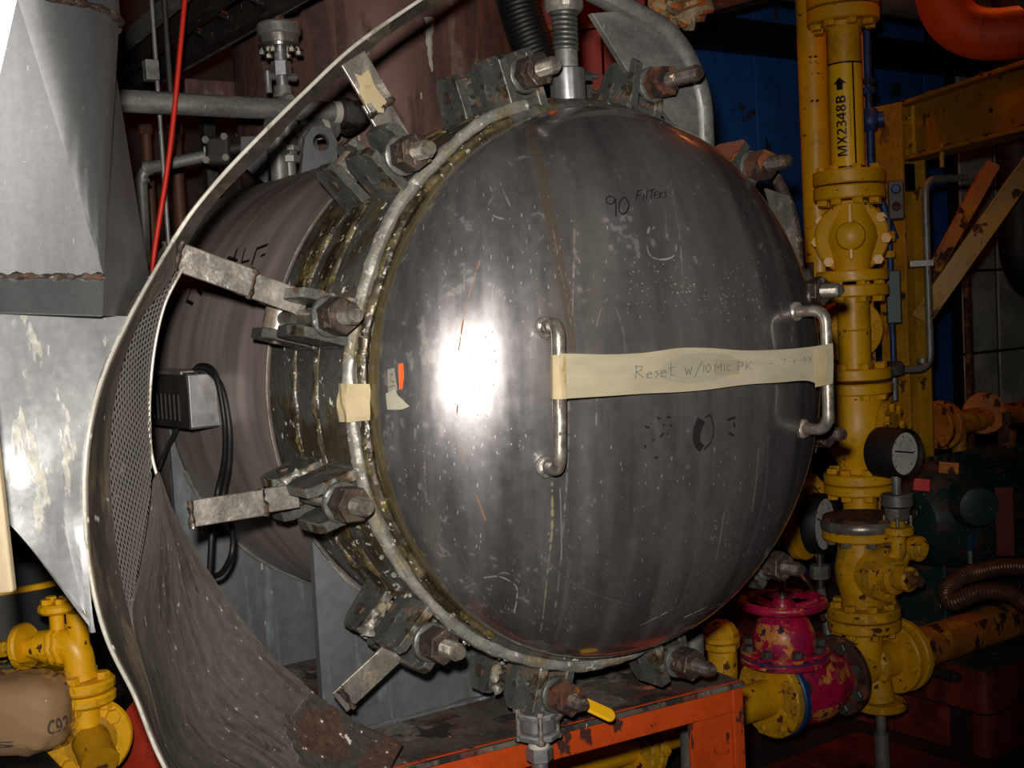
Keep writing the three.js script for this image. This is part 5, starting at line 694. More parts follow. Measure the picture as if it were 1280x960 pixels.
  const n0 = LA(712).addScaledVector(rg, 0.025).addScaledVector(fw, 0.02), nd = rg.clone().addScaledVector(fw, 1.0).normalize(); part(ls, 'nozzle', turn([[0, 0], [0.068, 0], [0.072, 0.03], [0.068, 0.052], [0.05, 0.06], [0.047, 0.085], [0.034, 0.09], [0.032, 0.13], [0.026, 0.135], [0, 0.135]], n0, nd, 28), M.yellowRust); part(ls, 'stem', [hex(n0.clone().addScaledVector(nd, 0.1), nd, 0.05, 0.035), cyl(n0.clone().addScaledVector(nd, 0.13), n0.clone().addScaledVector(nd, 0.165), 0.013)], M.rust);
  for (let i = 0; i < 6; i++) { const [x, y] = basis(nd), a = i * 1.047; part(ls, 'bolt', hex(n0.clone().addScaledVector(nd, 0.045).addScaledVector(x, 0.058 * Math.cos(a)).addScaledVector(y, 0.058 * Math.sin(a)), nd, 0.024, 0.02), M.yellowRust); }
  const k0 = LA(690).addScaledVector(rg, 0.13).addScaledVector(fw, -0.06); part(ls, 'clamp_lug', [disc(k0, nd, 0.034, 0.03, 0, 24), disc(k0.clone().addScaledVector(nd, 0.03), nd, 0.02, 0.012, 0, 20)], M.yellowRust); part(ls, 'link', cyl(k0, LA(735).addScaledVector(rg, 0.04), 0.02), M.yellowRust);
  flange(ls, LA(770), UP, FR, LA(757).y - LA(770).y, 8, M.yellowRust, { proud: 1, bolt: 0.013 });
  // elbow into the horizontal run along +x
  const run = LA(832); const RX = (x) => V(x, run.y, run.z), px = (p) => atZ(p, 850, run.z).x, vc0 = px(1010);
  const el = thing('pipe_tee', 'yellow tee turning the stack into the horizontal run right of the magenta valve', 'pipe fitting', RX(S2.x)); flange(el, LA(785), UP, FR, LA(772).y - LA(785).y, 8, M.yellowRust, { proud: -1, bolt: 0.013 });
  part(el, 'riser', cyl(LA(785), run, 0.047), M.yellow); part(el, 'run_pipe', cyl(RX(vc0 + 0.126), RX(px(1118)), 0.05), M.yellow); part(el, 'weld_collar', turn([[0.05, 0], [0.062, 0.012], [0.062, 0.03], [0.05, 0.045]], RX(px(1084)), X), M.yellowRust); flange(el, RX(px(1113)), X, 0.098, 0.022, 8, M.yellow, { proud: -1 });
  const blind = RX(px(1092)).add(V(0, -0.1, 0.02)); part(el, 'drain_boss', [cyl(RX(px(1092)), blind, 0.04), disc(blind.clone().add(V(0, -0.018, 0)), UP, 0.068, 0.022, 0, 32, 0.004)], M.yellowRust);
  part(el, 'leg_pipe', [cyl(V(blind.x, 0.16, blind.z), blind, 0.0135)], M.galv); part(el, 'leg_socket', cyl(V(blind.x, 0, blind.z), V(blind.x, 0.17, blind.z), 0.02), M.galv);
  const rr0 = thing('pipe_run', 'rust-blotched yellow pipe with round flange running off to the right', 'pipe', RX(px(1150))); flange(rr0, RX(px(1113) + 0.036), X, 0.1, 0.024, 8, M.yellow, { proud: 1 }); part(rr0, 'pipe', cyl(RX(px(1113) + 0.05), RX(XR), 0.056, 0.056, 30), M.pipeRust); part(rr0, 'weld_collar', turn([[0.056, 0], [0.066, 0.008], [0.056, 0.03]], RX(px(1113) + 0.06), X), M.yellowRust);
  const pc = RX(px(1163)).add(V(0.02, -0.085, 0.03)); const pk = thing('petcock', 'small shiny metal drain cock poking out below the round yellow flange', 'valve', pc.clone()); part(pk, 'body', cyl(pc.clone().add(V(-0.06, 0.03, -0.02)), pc.clone().add(V(0.03, -0.008, 0)), 0.014), M.darkSteel); part(pk, 'tip', turn([[0, 0], [0.017, 0], [0.017, 0.012], [0.011, 0.016], [0.011, 0.03], [0, 0.03]], pc.clone().add(V(0.03, -0.008, 0)), V(1, -0.25, 0.3), 18), M.chrome);
  // magenta gate valve
  const vc = RX(px(1010)), mv = thing('gate_valve', 'magenta and orange gate valve with handwheel at the right of the orange frame', 'valve', vc.clone()), HL = 0.125, bx = px(982);
  part(mv, 'body', turn([[0, 0], [0.062, 0], [0.066, 0.03], [0.094, 0.085], [0.1, 0.125], [0.094, 0.165], [0.066, 0.22], [0.062, 0.25], [0, 0.25]], vc.clone().add(V(-HL, 0, 0)), X, 40), M.magenta); part(mv, 'throat', turn([[0.09, 0], [0.084, 0.06], [0.08, 0.1]], V((bx + vc.x) / 2, vc.y, vc.z), V(-0.12, 1, 0), 32), M.magenta);
  for (const s of [-1, 1]) { const f = part(mv, 'end_flange', disc(vc.clone().add(V(s * HL - (s > 0 ? 0.022 : 0), 0, 0)), X, 0.105, 0.022, 0, 40, 0.004), s > 0 ? M.rust : M.bluePaint); for (let i = 0; i < 8; i++) { const a = 0.4 + i * 0.785; part(f, 'bolt', hex(vc.clone().add(V(s * (HL - 0.022), 0.086 * Math.sin(a), 0.086 * Math.cos(a))), V(-s, 0, 0), 0.026, 0.014), M.washer); } }
  const by = vc.y + 0.078; part(mv, 'bonnet_flange', [disc(V(bx, by, vc.z), UP, 0.112, 0.016, 0, 36, 0.004), disc(V(bx, by + 0.019, vc.z), UP, 0.112, 0.016, 0, 36, 0.004)], M.magenta); part(mv, 'gasket', disc(V(bx, by + 0.015, vc.z), UP, 0.109, 0.005, 0, 36, 0.001), M.bluePaint); for (let i = 0; i < 8; i++) { const a = 0.3 + i * 0.785; part(mv, 'bolt', hex(V(bx + 0.095 * Math.sin(a), by + 0.035, vc.z + 0.095 * Math.cos(a)), UP, 0.026, 0.014), M.washer); }
  part(mv, 'bonnet', turn([[0.078, 0], [0.08, 0.02], [0.077, 0.045], [0.064, 0.075], [0.042, 0.09], [0.034, 0.1], [0.03, 0.12], [0, 0.12]], V(bx, by + 0.034, vc.z), UP, 36), M.magenta);
  const wh = V(bx, vy(V(bx, 0, vc.z), 753), vc.z); const wheel = part(mv, 'handwheel', new THREE.TorusGeometry(0.1, 0.0125, 14, 48).rotateX(Math.PI / 2).translate(wh.x, wh.y, wh.z), M.magenta); for (let i = 0; i < 3; i++) { const a = 0.5 + i * 2.094; part(wheel, 'spoke', capped(new THREE.CatmullRomCurve3([wh.clone().add(V(0, -0.012, 0)), wh.clone().add(V(0.05 * Math.cos(a), -0.012, 0.05 * Math.sin(a))), wh.clone().add(V(0.1 * Math.cos(a), 0, 0.1 * Math.sin(a)))]), 10, 0.009, 8), M.magenta); } part(wheel, 'hub', turn([[0, -0.025], [0.026, -0.025], [0.028, 0], [0.022, 0.012], [0, 0.012]], wh, UP, 20), M.magenta); part(mv, 'stem', cyl(V(wh.x, by + 0.12, wh.z), wh.clone().add(V(0, 0.055, 0)), 0.0085), M.thread);
  // run to the left under the frame
  const rl = thing('pipe_run', 'rust-mottled yellow flanged pipe running left behind the orange frame', 'pipe', RX(vc.x - 0.2)); flange(rl, RX(vc.x - 0.151), X, 0.103, 0.025, 8, M.yellowRust, { proud: -1 }); part(rl, 'pipe', cyl(RX(-0.62), RX(vc.x - 0.14), 0.046, 0.046, 28), M.yellow); flange(rl, RX(px(780)), X, 0.09, 0.022, 8, M.yellowRust); flange(rl, RX(px(780) + 0.028), X, 0.09, 0.022, 8, M.yellowRust, { proud: 1 }); part(rl, 'leg', cyl(V(-0.2, 0, run.z), RX(-0.2), 0.03), M.yellowDull);
  const sx = px(904), sv2 = thing('vent_plug', 'squat yellow capped riser between the dome and the magenta handwheel', 'pipe fitting', RX(sx)); const vh = (py) => vy(RX(sx), py); part(sv2, 'riser', cyl(RX(sx), V(sx, vh(812), run.z), 0.036), M.yellowRust); part(sv2, 'ring', [disc(V(sx, vh(811), run.z), UP, 0.045, 0.016, 0, 6), disc(V(sx, vh(801), run.z), UP, 0.045, 0.014, 0, 32)], M.yellowRust); part(sv2, 'cap', turn([[0, 0], [0.04, 0], [0.042, 0.015], [0.03, 0.035], [0.018, 0.042], [0, 0.044]], V(sx, vh(797), run.z), UP, 8), M.yellowRust);
  // pressure gauges
  const dial = (label) => { const k = document.createElement('canvas'); k.width = k.height = 256; const g = k.getContext('2d'); g.fillStyle = '#cfcbc4'; g.fillRect(0, 0, 256, 256); g.strokeStyle = '#8f8a84'; g.lineWidth = 3; for (let i = 0; i < 40; i++) { g.globalAlpha = 0.35; g.beginPath(); g.moveTo(rr(20, 236), rr(20, 236)); g.lineTo(rr(20, 236), rr(20, 236)); g.stroke(); } g.globalAlpha = 1; g.strokeStyle = '#2b2826'; for (let i = 0; i <= 24; i++) { const a = (225 - i * 11.25) * Math.PI / 180; g.lineWidth = i % 4 ? 3 : 6; g.beginPath(); g.moveTo(128 + 108 * Math.cos(a), 128 - 108 * Math.sin(a)); g.lineTo(128 + (i % 4 ? 98 : 88) * Math.cos(a), 128 - (i % 4 ? 98 : 88) * Math.sin(a)); g.stroke(); } const m = new THREE.CanvasTexture(k); m.colorSpace = THREE.SRGBColorSpace; return new THREE.MeshPhysicalMaterial({ map: m, roughness: 0.5 }); };
  const dm = dial();
  function gauge(label, c, n, r, depth, needle) {
    const t = thing('pressure_gauge', label, 'gauge', c.clone()), b = c.clone().addScaledVector(n, -depth), [x, y, z] = basis(n, Y); const zx = y.clone();
    part(t, 'case', turn([[0, 0], [r * 0.9, 0], [r, 0.006], [r, depth + 0.004], [r * 0.96, depth + 0.01], [r * 0.84, depth + 0.004], [r * 0.84, depth - 0.006], [0, depth - 0.006]], b, n, 44), M.black);
    const dg = put(new THREE.CircleGeometry(r * 0.86, 40), c.clone().addScaledVector(n, -0.004), n, y.clone().negate()); part(t, 'dial', dg, dm, { uv: true });
    part(t, 'needle', box(r * 1.1, 0.004, 0.002, c.clone().addScaledVector(n, -0.0015).addScaledVector(x, 0.004), n, y.clone().multiplyScalar(Math.cos(needle)).addScaledVector(x, Math.sin(needle)), 0.0005), M.black);
    return t;
  }
  const g1c = at(1131, 567, 3.16), gn = fw.clone().multiplyScalar(Math.cos(0.86)).addScaledVector(rg, Math.sin(0.86)).normalize(), g1 = gauge('black-cased round pressure gauge with pale dial in front of the yellow tee', g1c, gn, 0.066, 0.085, 3.3);
  const gs = at(1121, 620, 3.16), gh = (py) => vy(gs, py), GA = (py) => V(gs.x, gh(py), gs.z); part(g1, 'stem', cyl(GA(618), GA(595), 0.0125), M.galv);
  const ds = thing('diaphragm_seal', 'small steel-ringed diaphragm seal under the black pressure gauge', 'instrument', GA(665)); part(ds, 'clamp_ring', disc(GA(632), UP, 0.041, gh(617) - gh(632), 0, 36), M.galv); part(ds, 'body', turn([[0, 0], [0.026, 0], [0.032, 0.012], [0.034, gh(634) - gh(650)], [0, gh(634) - gh(650)]], GA(650), UP, 32), M.barSteel); part(ds, 'base', [disc(GA(668), UP, 0.04, gh(658) - gh(668), 0, 32), cyl(GA(690), GA(650), 0.018)], M.yellowRust); for (let i = 0; i < 5; i++) { const a = i * 1.256; const o = V(0.035 * Math.cos(a), 0, 0.035 * Math.sin(a)); part(ds, 'bolt', cyl(GA(656).add(o), GA(643).add(o), 0.005, 0.005, 8), M.thread); } part(ds, 'elbow', bent([GA(672), GA(695), LA(705)], 0.02, 0.03), M.yellowRust);
  const g2c = at(1031, 655, 3.5), n2 = fw.clone().multiplyScalar(0.4).addScaledVector(rg, 0.92).normalize(), g2 = gauge('second black round gauge half hidden behind the steel-rimmed cap', g2c, n2, 0.088, 0.04, 0.4);
  const g2y = g2c.clone().addScaledVector(n2, -0.07); part(g2, 'mount', [disc(g2y.clone().addScaledVector(n2, -0.01), n2, 0.108, 0.03, 0, 40), cyl(g2y.clone().addScaledVector(n2, -0.06), g2y, 0.05)], M.yellow); part(g2, 'stem', bent([g2c.clone().add(V(0, -0.05, 0)).addScaledVector(n2, -0.02), g2c.clone().add(V(0, -0.19, 0)).addScaledVector(n2, -0.02)], 0.012), M.chrome); part(g2, 'coupling', hex(g2c.clone().add(V(0, -0.16, 0)).addScaledVector(n2, -0.02), UP, 0.05, 0.04, 8), M.galv); part(g2, 'bracket', bent([g2c.clone().add(V(0, -0.19, 0)).addScaledVector(n2, -0.02), V(g2c.x, run.y, g2c.z), V(g2c.x, run.y, run.z - 0.03)], 0.013), M.galv);
  const yb = at(1004, 615, 3.65), bl = thing('bent_bracket', 'folded yellow bracket at the dome edge above the half-hidden gauge', 'bracket', yb.clone()); part(bl, 'strap', sheet((u, v) => at(1000 + 38 * u, 590 + 26 * u + 16 * v - 10 * Math.sin(u * 3.1), 3.62 + 0.05 * Math.sin(u * 3)), 12, 3, 0.008), M.yellow);
}
// ---------------------------------------------------------------- steelwork, conduits, orange pipe
{
  const cl = at(1132, 400, 3.85), col = thing('steel_column', 'yellow upright steel column behind the pipe stack', 'column', V(cl.x, 0, cl.z)); const cy = vy(cl, 132);
  part(col, 'web', bbox(cl.x - 0.055, cl.x + 0.055, 0.012, cy, cl.z - 0.006, cl.z + 0.006), M.yellowDull); for (const s of [-1, 1]) part(col, 'flange', bbox(cl.x + s * 0.052 - 0.006, cl.x + s * 0.052 + 0.006, 0.012, cy, cl.z - 0.05, cl.z + 0.05), M.yellowDull); part(col, 'base_plate', bbox(cl.x - 0.1, cl.x + 0.1, 0, 0.014, cl.z - 0.1, cl.z + 0.1), M.yellowDull); for (const s of [-1, 1]) part(col, 'gusset', bbox(cl.x - 0.05, cl.x + 0.05, vy(cl, 240), vy(cl, 205), cl.z + 0.006, cl.z + 0.018), M.yellowDull);
  // beam along the vessel direction, coming towards the viewer on the right
  const a = at(1112, 172, 3.95), x0 = a.x, yT = vy(a, 140), yB = vy(a, 206), z0 = a.z - 0.05, z1 = ZF - 0.3, bm = thing('steel_beam', 'deep yellow steel beam with rust-caked edges from the column to the right', 'beam', V(x0, yB, z0));
  const bdir = at(1300, 144, 3.2).sub(a).setY(0).normalize(), BL = 3.2, bp = (u, y, o = 0) => V(a.x, y, a.z).addScaledVector(bdir, u).addScaledVector(V(bdir.z, 0, -bdir.x), o), bn = V(-bdir.z, 0, bdir.x).negate(), face = bn.dot(fw) > 0 ? bn : bn.clone().negate();
  part(bm, 'web', box(BL, yT - yB, 0.01, bp(BL / 2 - 0.06, (yT + yB) / 2), face, bdir), M.yellowDull); for (const y of [yT, yB]) part(bm, 'flange', box(BL, 0.012, 0.1, bp(BL / 2 - 0.06, y), face, bdir), M.yellowDull);
  const crust = []; for (let i = 0; i < 60; i++) { const g = new THREE.IcosahedronGeometry(rr(0.005, 0.014), 0); g.scale(1.6, 0.6, 1); const p = bp(rr(0, 0.9), i % 2 ? yT + 0.006 : yB + 0.008).addScaledVector(face, rr(0.01, 0.045)); g.translate(p.x, p.y, p.z); crust.push(g); } part(bm, 'rust_crust', crust, M.rust).userData.kind = 'stuff';
  part(bm, 'end_plate', box(0.17, (yT - yB) * 0.92, 0.012, bp(0.08, (yT + yB) / 2).addScaledVector(face, 0.01), face, bdir), M.yellowRust); for (const [u, k] of [[0.11, 0.75], [0.11, 0.25], [0.03, 0.75], [0.03, 0.25], [0.15, 0.7], [0.15, 0.3]]) part(bm, 'bolt', hex(bp(u, yB + (yT - yB) * k).addScaledVector(face, 0.014), face, 0.03, 0.015), M.yellowRust);
  part(bm, 'hanger_bolt', cyl(bp(0.35, yB - 0.05).addScaledVector(face, 0.03), bp(0.35, yB + 0.02).addScaledVector(face, 0.03), 0.007), M.yellowDull);
  part(bm, 'support', bbox(bp(BL - 0.3, 0).x - 0.05, bp(BL - 0.3, 0).x + 0.05, 0, yB, bp(BL - 0.3, 0).z - 0.05, bp(BL - 0.3, 0).z + 0.05), M.yellowDull);
  const br = [[[1150, 398], [1330, 148], 0.062, M.yellowDull, 'wide yellow diagonal brace rising right from the column', 3.86, 3.6], [[1150, 372], [1232, 218], 0.05, M.pipeRust, 'reddish diagonal brace behind the wide yellow one', 4.15, 4.3]];
  for (const [p, q, w, m, lab, d0, d1] of br) { const A = at(...p, d0), B = at(...q, d1), dd = B.clone().sub(A), n = fw.clone(), t = thing('diagonal_brace', lab, 'brace', A.clone()); part(t, 'leg', box(dd.length(), w, 0.008, A.clone().lerp(B, 0.5), n, dd), m); const e = n.clone().addScaledVector(dd.clone().normalize(), -n.dot(dd.clone().normalize())).cross(dd).normalize(); part(t, 'lip', box(dd.length(), 0.05, 0.008, A.clone().lerp(B, 0.5).addScaledVector(e, w / 2 - 0.004).addScaledVector(fw, -0.022), e, dd), m); }
  // blue conduit with its cock; steel conduit; switch boxes
  const bc = at(1086, 120, 3.6), BC = (py) => V(bc.x, vy(bc, py), bc.z), bt = thing('conduit', 'thin blue upright pipe with a small blue cock right of the marked pipe', 'pipe', BC(250)); part(bt, 'pipe', cyl(V(bc.x, TOP, bc.z), BC(215), 0.0115), M.bluePaint); part(bt, 'union', [hex(BC(118), UP, 0.036, 0.02, 8), hex(BC(104), UP, 0.032, 0.012, 8)], M.bluePaint); part(bt, 'cock', [turn([[0, 0], [0.02, 0], [0.032, 0.02], [0.032, 0.045], [0.02, 0.065], [0, 0.065]], BC(164), UP, 20), cyl(BC(150).addScaledVector(rg, -0.055), BC(150).addScaledVector(rg, 0.04), 0.022)], M.bluePaint); part(bt, 'tail', bent([BC(170), BC(205), BC(232).addScaledVector(rg, 0.012), BC(300).addScaledVector(rg, 0.06)], 0.012), M.bluePaint);
  const pr = at(1078, 130, 3.7); const pl = thing('perforated_strip', 'narrow orange-brown punched steel strip between the marked pipe and blue pipe', 'strip', V(pr.x, 0, pr.z)); part(pl, 'strip', box(0.028, vy(pr, 40) - 0, 0.008, V(pr.x, vy(pr, 40) / 2, pr.z), fw, rg), M.pipeRust);
  const sw = at(1120, 250, 3.6), sb = thing('push_button_box', 'small grey push-button box with two dark buttons beside the yellow stack', 'switch', sw.clone()); part(sb, 'box', box(0.045, 0.115, 0.04, sw, fw, rg, 0.006), M.greyBox); for (const [dy, m] of [[0.03, M.bluePaint], [-0.02, M.rust]]) part(sb, 'button', turn([[0, 0], [0.014, 0], [0.014, 0.012], [0.01, 0.016], [0, 0.016]], sw.clone().addScaledVector(fw, 0.019).add(V(0, dy, 0)), fw, 18), m); part(sb, 'bracket', cyl(sw, V(cl.x, sw.y, cl.z), 0.012), M.greyBox);
  const gb = at(1117, 371, 3.62), gt = thing('junction_box', 'narrow dark green box on the conduit beside the yellow stack', 'junction box', gb.clone()); part(gt, 'box', box(0.042, 0.158, 0.045, gb, fw, rg, 0.004), M.greenBox); const gp = (py) => V(gb.x - 0.01, vy(gb, py), gb.z); part(gt, 'conduit', cyl(gp(275), gp(470), 0.009), M.bluePaint); part(gt, 'coupling', [hex(gp(302), UP, 0.032, 0.03, 8), hex(gp(322), UP, 0.028, 0.02, 8)], M.yellowRust); part(gt, 'elbow_body', [cyl(gp(470), gp(452), 0.016), turn([[0, 0], [0.03, 0.01], [0.032, 0.035], [0.02, 0.05], [0, 0.05]], gp(472), UP, 20)], M.darkSteel); part(gt, 'tail', cyl(gp(500), gp(472), 0.01), M.galv); part(gt, 'bracket', cyl(gb, V(cl.x, gb.y, cl.z), 0.012), M.greyBox);
  const D = 3.62, cd = thing('conduit', 'bare steel conduit with bent top running down the front of the yellow column', 'conduit', at(1153, 350, D)); part(cd, 'pipe', bent([at(1215, 222, D + 0.1), at(1156, 224, D), at(1155, 462, D), at(1122, 462, D)].map((p, i, a) => (i === 2 ? V(a[1].x, p.y, a[1].z) : p)), 0.011, 0.05), M.galv); part(cd, 'coupling', cyl(at(1153, 448, D), at(1153, 454, D), 0.016), M.galv); part(cd, 'clip', box(0.07, 0.02, 0.2, at(1150, 330, D + 0.1), fw, rg), M.galv);
  // orange pipe, whitish pipes
  const od = 3.0, OA = (x, y, d = od) => at(x, y, d), op = thing('orange_pipe', 'thick glossy orange pipe bending round at the top right corner', 'pipe', OA(1176, 50)); const o1 = OA(1177, 52), o2 = V(o1.x, TOP, o1.z), o3 = at(1400, 24, 2.8); part(op, 'pipe', bent([o2, o1, o3], 0.0615, 0.15, 28), M.pipeOrange);
  const gc = at(1286, -4, 2.62); const gpipe = thing('grey_pipe', 'rounded pale grey pipe end in the top right corner over the orange pipe', 'pipe', gc.clone()); part(gpipe, 'pipe', bent([V(gc.x, TOP, gc.z), gc, gc.clone().addScaledVector(rg, 0.6)], 0.05, 0.07, 20), M.galv);
  const wp0 = at(1090, -4, 3.9), wp = thing('grey_pipe', 'pale grey horizontal pipe between the yellow stack and the orange bend', 'pipe', wp0.clone()); part(wp, 'pipe', cyl(wp0.clone().add(V(-0.9, 0, 0)), wp0.clone().add(V(1.4, 0, 0)), 0.05), M.galv); for (const s of [-0.6, 1.1]) part(wp, 'hanger_rod', cyl(wp0.clone().add(V(s, 0, 0)), V(wp0.x + s, TOP, wp0.z), 0.007, 0.007, 8), M.darkSteel);
  const ic = at(850, 8, 2.4), ins = thing('insulation_lump', 'torn brown insulation hanging above the swing arm', 'insulation', ic.clone()); const ig = new THREE.IcosahedronGeometry(0.05, 4), ip = ig.attributes.position; for (let i = 0; i < ip.count; i++) { const x = ip.getX(i), y = ip.getY(i), z = ip.getZ(i), f = 1 + 0.25 * Math.sin(x * 90 + 1) * Math.sin(y * 110) + 0.2 * Math.sin(z * 140 + x * 60); ip.setXYZ(i, x * f * 1.2, y * f * 0.75, z * f); } ig.computeVertexNormals(); ig.translate(ic.x, ic.y, ic.z); part(ins, 'lump', ig, M.insul); const sp = []; for (const [x, y] of [[866, 22], [872, 8], [838, 16]]) { const p = at(x, y, 2.38); sp.push(new THREE.ConeGeometry(0.012, 0.05, 6).rotateZ(rr(2, 4)).translate(p.x, p.y, p.z)); } part(ins, 'shred', sp, M.insul); part(ins, 'pipe', cyl(at(850, 4, 2.42), V(at(850, 4, 2.42).x, TOP, at(850, 4, 2.42).z), 0.02), M.galv);
  const r0 = at(930, -4, 4.0), rs = thing('red_beam_end', 'rusty red steel edge at the top in front of the blue wall', 'beam', r0.clone()); const rA = at(905, 4, 4.0), rB = at(985, -12, 4.0); part(rs, 'beam', box(0.3, 0.035, 0.08, rA.clone().lerp(rB, 0.5), fw, rB.clone().sub(rA)), M.rust); part(rs, 'hanger', cyl(rA.clone().lerp(rB, 0.5), V(r0.x, TOP, r0.z), 0.01), M.darkSteel);
  // small rusty flanged pipe
  const f0 = at(1172, 532, 4.2), fp = thing('pipe_run', 'small rust-stained flanged pipe far behind the black gauge', 'pipe', f0.clone()); const fd = X.clone(); part(fp, 'pipe', cyl(f0, f0.clone().addScaledVector(fd, 3), 0.042), M.pipeRust); flange(fp, f0.clone().addScaledVector(fd, -0.03), fd, 0.078, 0.028, 6, M.pipeRust, { proud: -1 }); flange(fp, f0.clone().addScaledVector(fd, 0.012), fd, 0.085, 0.028, 6, M.pipeRust); const f1 = at(1230, 516, 4.35); part(fp, 'branch', cyl(f1.clone().addScaledVector(fw, -0.3), f1, 0.03), M.pipeRust); flange(fp, f1, fw, 0.075, 0.022, 4, M.pipeRust); part(fp, 'leg', cyl(V(f0.x + 0.12, 0, f0.z), V(f0.x + 0.12, f0.y, f0.z), 0.025), M.yellowDull);
  const rpz = at(1210, 420, 4.6), rp = thing('upright_pipe', 'thin dark red upright pipe before the pale window panes', 'pipe', V(rpz.x, 0, rpz.z)); part(rp, 'pipe', cyl(V(rpz.x, 0, rpz.z), V(rpz.x, vy(rpz, 330), rpz.z), 0.013), M.rust);
  const bd0 = at(1276, 345, 4.2), bd = thing('black_duct', 'dark rounded duct elbow at the right edge before the pale panes', 'duct', bd0.clone()); part(bd, 'duct', bent([V(bd0.x, TOP, bd0.z), bd0, bd0.clone().add(V(0.8, 0, 0))], 0.07, 0.12, 20), M.black);
}
// ---------------------------------------------------------------- motor, plinth, floor tiles, flexible hose
{
  const crn = atY(1238, 952, 0); const ph = vy(crn, 838), zB = -1.95, xR = XR - 0.4;
  const pl = struct('trim_2', bbox(crn.x + 0.012, xR, 0, ph - 0.01, zB, crn.z - 0.012), M.grout); // tiled kerb block
  const tw = 0.2, th = (ph - 0.006) / 2;
  for (let r = 0; r < 2; r++) { for (let i = 0; i < 7; i++) { const z1 = crn.z - 0.045 - i * tw + (r ? 0 : -0.09); struct('tile', bbox(crn.x, crn.x + 0.014, 0.003 + r * th, r * th + th - 0.003, z1 - tw + 0.005, Math.min(z1, crn.z - 0.045), 0.004), M.tile, pl); } for (let i = 0; i < 5; i++) { const x0 = crn.x + 0.045 + i * tw; struct('tile', bbox(x0, x0 + tw - 0.005, 0.003 + r * th, r * th + th - 0.003, crn.z - 0.014, crn.z, 0.004), M.tile, pl); } struct('tile', cyl(V(crn.x + 0.04, 0.003 + r * th, crn.z - 0.04), V(crn.x + 0.04, r * th + th - 0.003, crn.z - 0.04), 0.0405, 0.0405, 24), M.tile, pl); }
  for (let i = 0; i < 6; i++) for (let j = 0; j < 6; j++) struct('tile', bbox(crn.x + 0.004 + i * tw, crn.x + (i + 1) * tw - 0.002, ph - 0.012, ph, crn.z - (j + 1) * tw + 0.003, crn.z - j * tw - 0.004, 0.003), M.concrete, pl);
  const fl = scene.children.find((o) => o.name === 'floor'); for (let i = 0; i < 11; i++) for (let j = 0; j < 10; j++) { const x0 = 0.3 + i * 0.152, z0 = -1.1 + j * 0.152; if (x0 + 0.15 < crn.x) struct('tile', bbox(x0, x0 + 0.148, -0.002, 0.006 + rr(-0.001, 0.001), z0, z0 + 0.148, 0.002), M.tile, fl); }
  // motor over its pump
  const mc = at(1190, 640, 3.75), md = V(1, 0, 0.0).normalize(), mt = thing('electric_motor', 'dark green rust-topped electric motor on the tiled plinth', 'motor', V(mc.x, ph, mc.z)), mp = (u) => mc.clone().addScaledVector(md, u);
  part(mt, 'body', turn([[0, 0], [0.13, 0], [0.16, 0.03], [0.165, 0.06], [0.165, 0.42], [0.16, 0.44], [0, 0.44]], mp(-0.12), md, 44), M.motorGreen); part(mt, 'fan_cover', turn([[0, 0], [0.172, 0], [0.172, 0.1], [0.15, 0.13], [0, 0.135]], mp(0.33), md, 44), M.motorGreen); part(mt, 'end_bell', turn([[0, 0], [0.09, 0], [0.14, 0.05], [0.15, 0.09], [0, 0.09]], mp(-0.2), md, 40), M.motorGreen);
  const [mx, my] = basis(md, Y); for (let i = 0; i < 18; i++) { const a = -0.3 + i * 0.18, d = V(0, 0, 0).addScaledVector(mx, Math.cos(a)).addScaledVector(my, Math.sin(a)); part(mt, 'fin', box(0.34, 0.006, 0.018, mp(0.12).addScaledVector(d, 0.17), md.clone().cross(d).cross(md).normalize().length() ? d : Y, md, 0.001), M.motorGreen); }
  const jb = at(1216, 634, 3.5); part(mt, 'terminal_box', [turn([[0, 0], [0.075, 0], [0.07, 0.05], [0.055, 0.09], [0, 0.1]], jb.clone().addScaledVector(fw, -0.09), fw.clone().addScaledVector(rg, 0.2), 24)], M.motorGreen);
  const tag = (x, y, w, h, m, d, rz) => part(mt, 'label_plate', box(w, h, 0.003, at(x, y, d), fw.clone().addScaledVector(Y, 0.35), rg.clone().addScaledVector(Y, rz), 0.001), m, { label: 'red label' }); tag(1152, 606, 0.045, 0.036, M.redLabel, 3.535, -0.12); tag(1186, 585, 0.055, 0.034, M.pipeRust, 3.56, -0.12);
  part(mt, 'red_band', box(0.05, 0.2, 0.006, at(1256, 652, 3.5), fw, rg), plain('#5a0a0c', 0.7), { label: 'faded red upright strip' }); part(mt, 'foot', bbox(mc.x - 0.1, mc.x + 0.3, ph, mc.y - 0.12, mc.z - 0.14, mc.z + 0.04, 0.01), M.motorGreen);
  part(mt, 'lifting_eye', [cyl(mp(0.3).add(V(0, 0.15, 0)), mp(0.3).add(V(0, 0.225, 0)), 0.028), cyl(mp(0.3).add(V(0, 0.2, 0)), mp(0.3).add(V(0, 0.28, 0)), 0.014)], M.rust);
  const ov = at(1212, 672, 3.58), os = thing('oil_cup', 'small blue-tinted glass oiler with steel cap under the motor', 'oil cup', ov.clone()); part(os, 'glass', cyl(V(ov.x, vy(ov, 688), ov.z), V(ov.x, vy(ov, 660), ov.z), 0.013), plain('#2a4a6a', 0.2, 0, { transmission: 0.3 })); part(os, 'cap', disc(V(ov.x, vy(ov, 660), ov.z), UP, 0.018, 0.01), M.chrome); part(os, 'neck', cyl(V(ov.x, vy(ov, 660), ov.z), V(ov.x, vy(ov, 640), ov.z - 0.02), 0.008), M.galv); part(os, 'drip_tube', cyl(V(ov.x, vy(ov, 704), ov.z), V(ov.x, vy(ov, 688), ov.z), 0.008), M.galv);
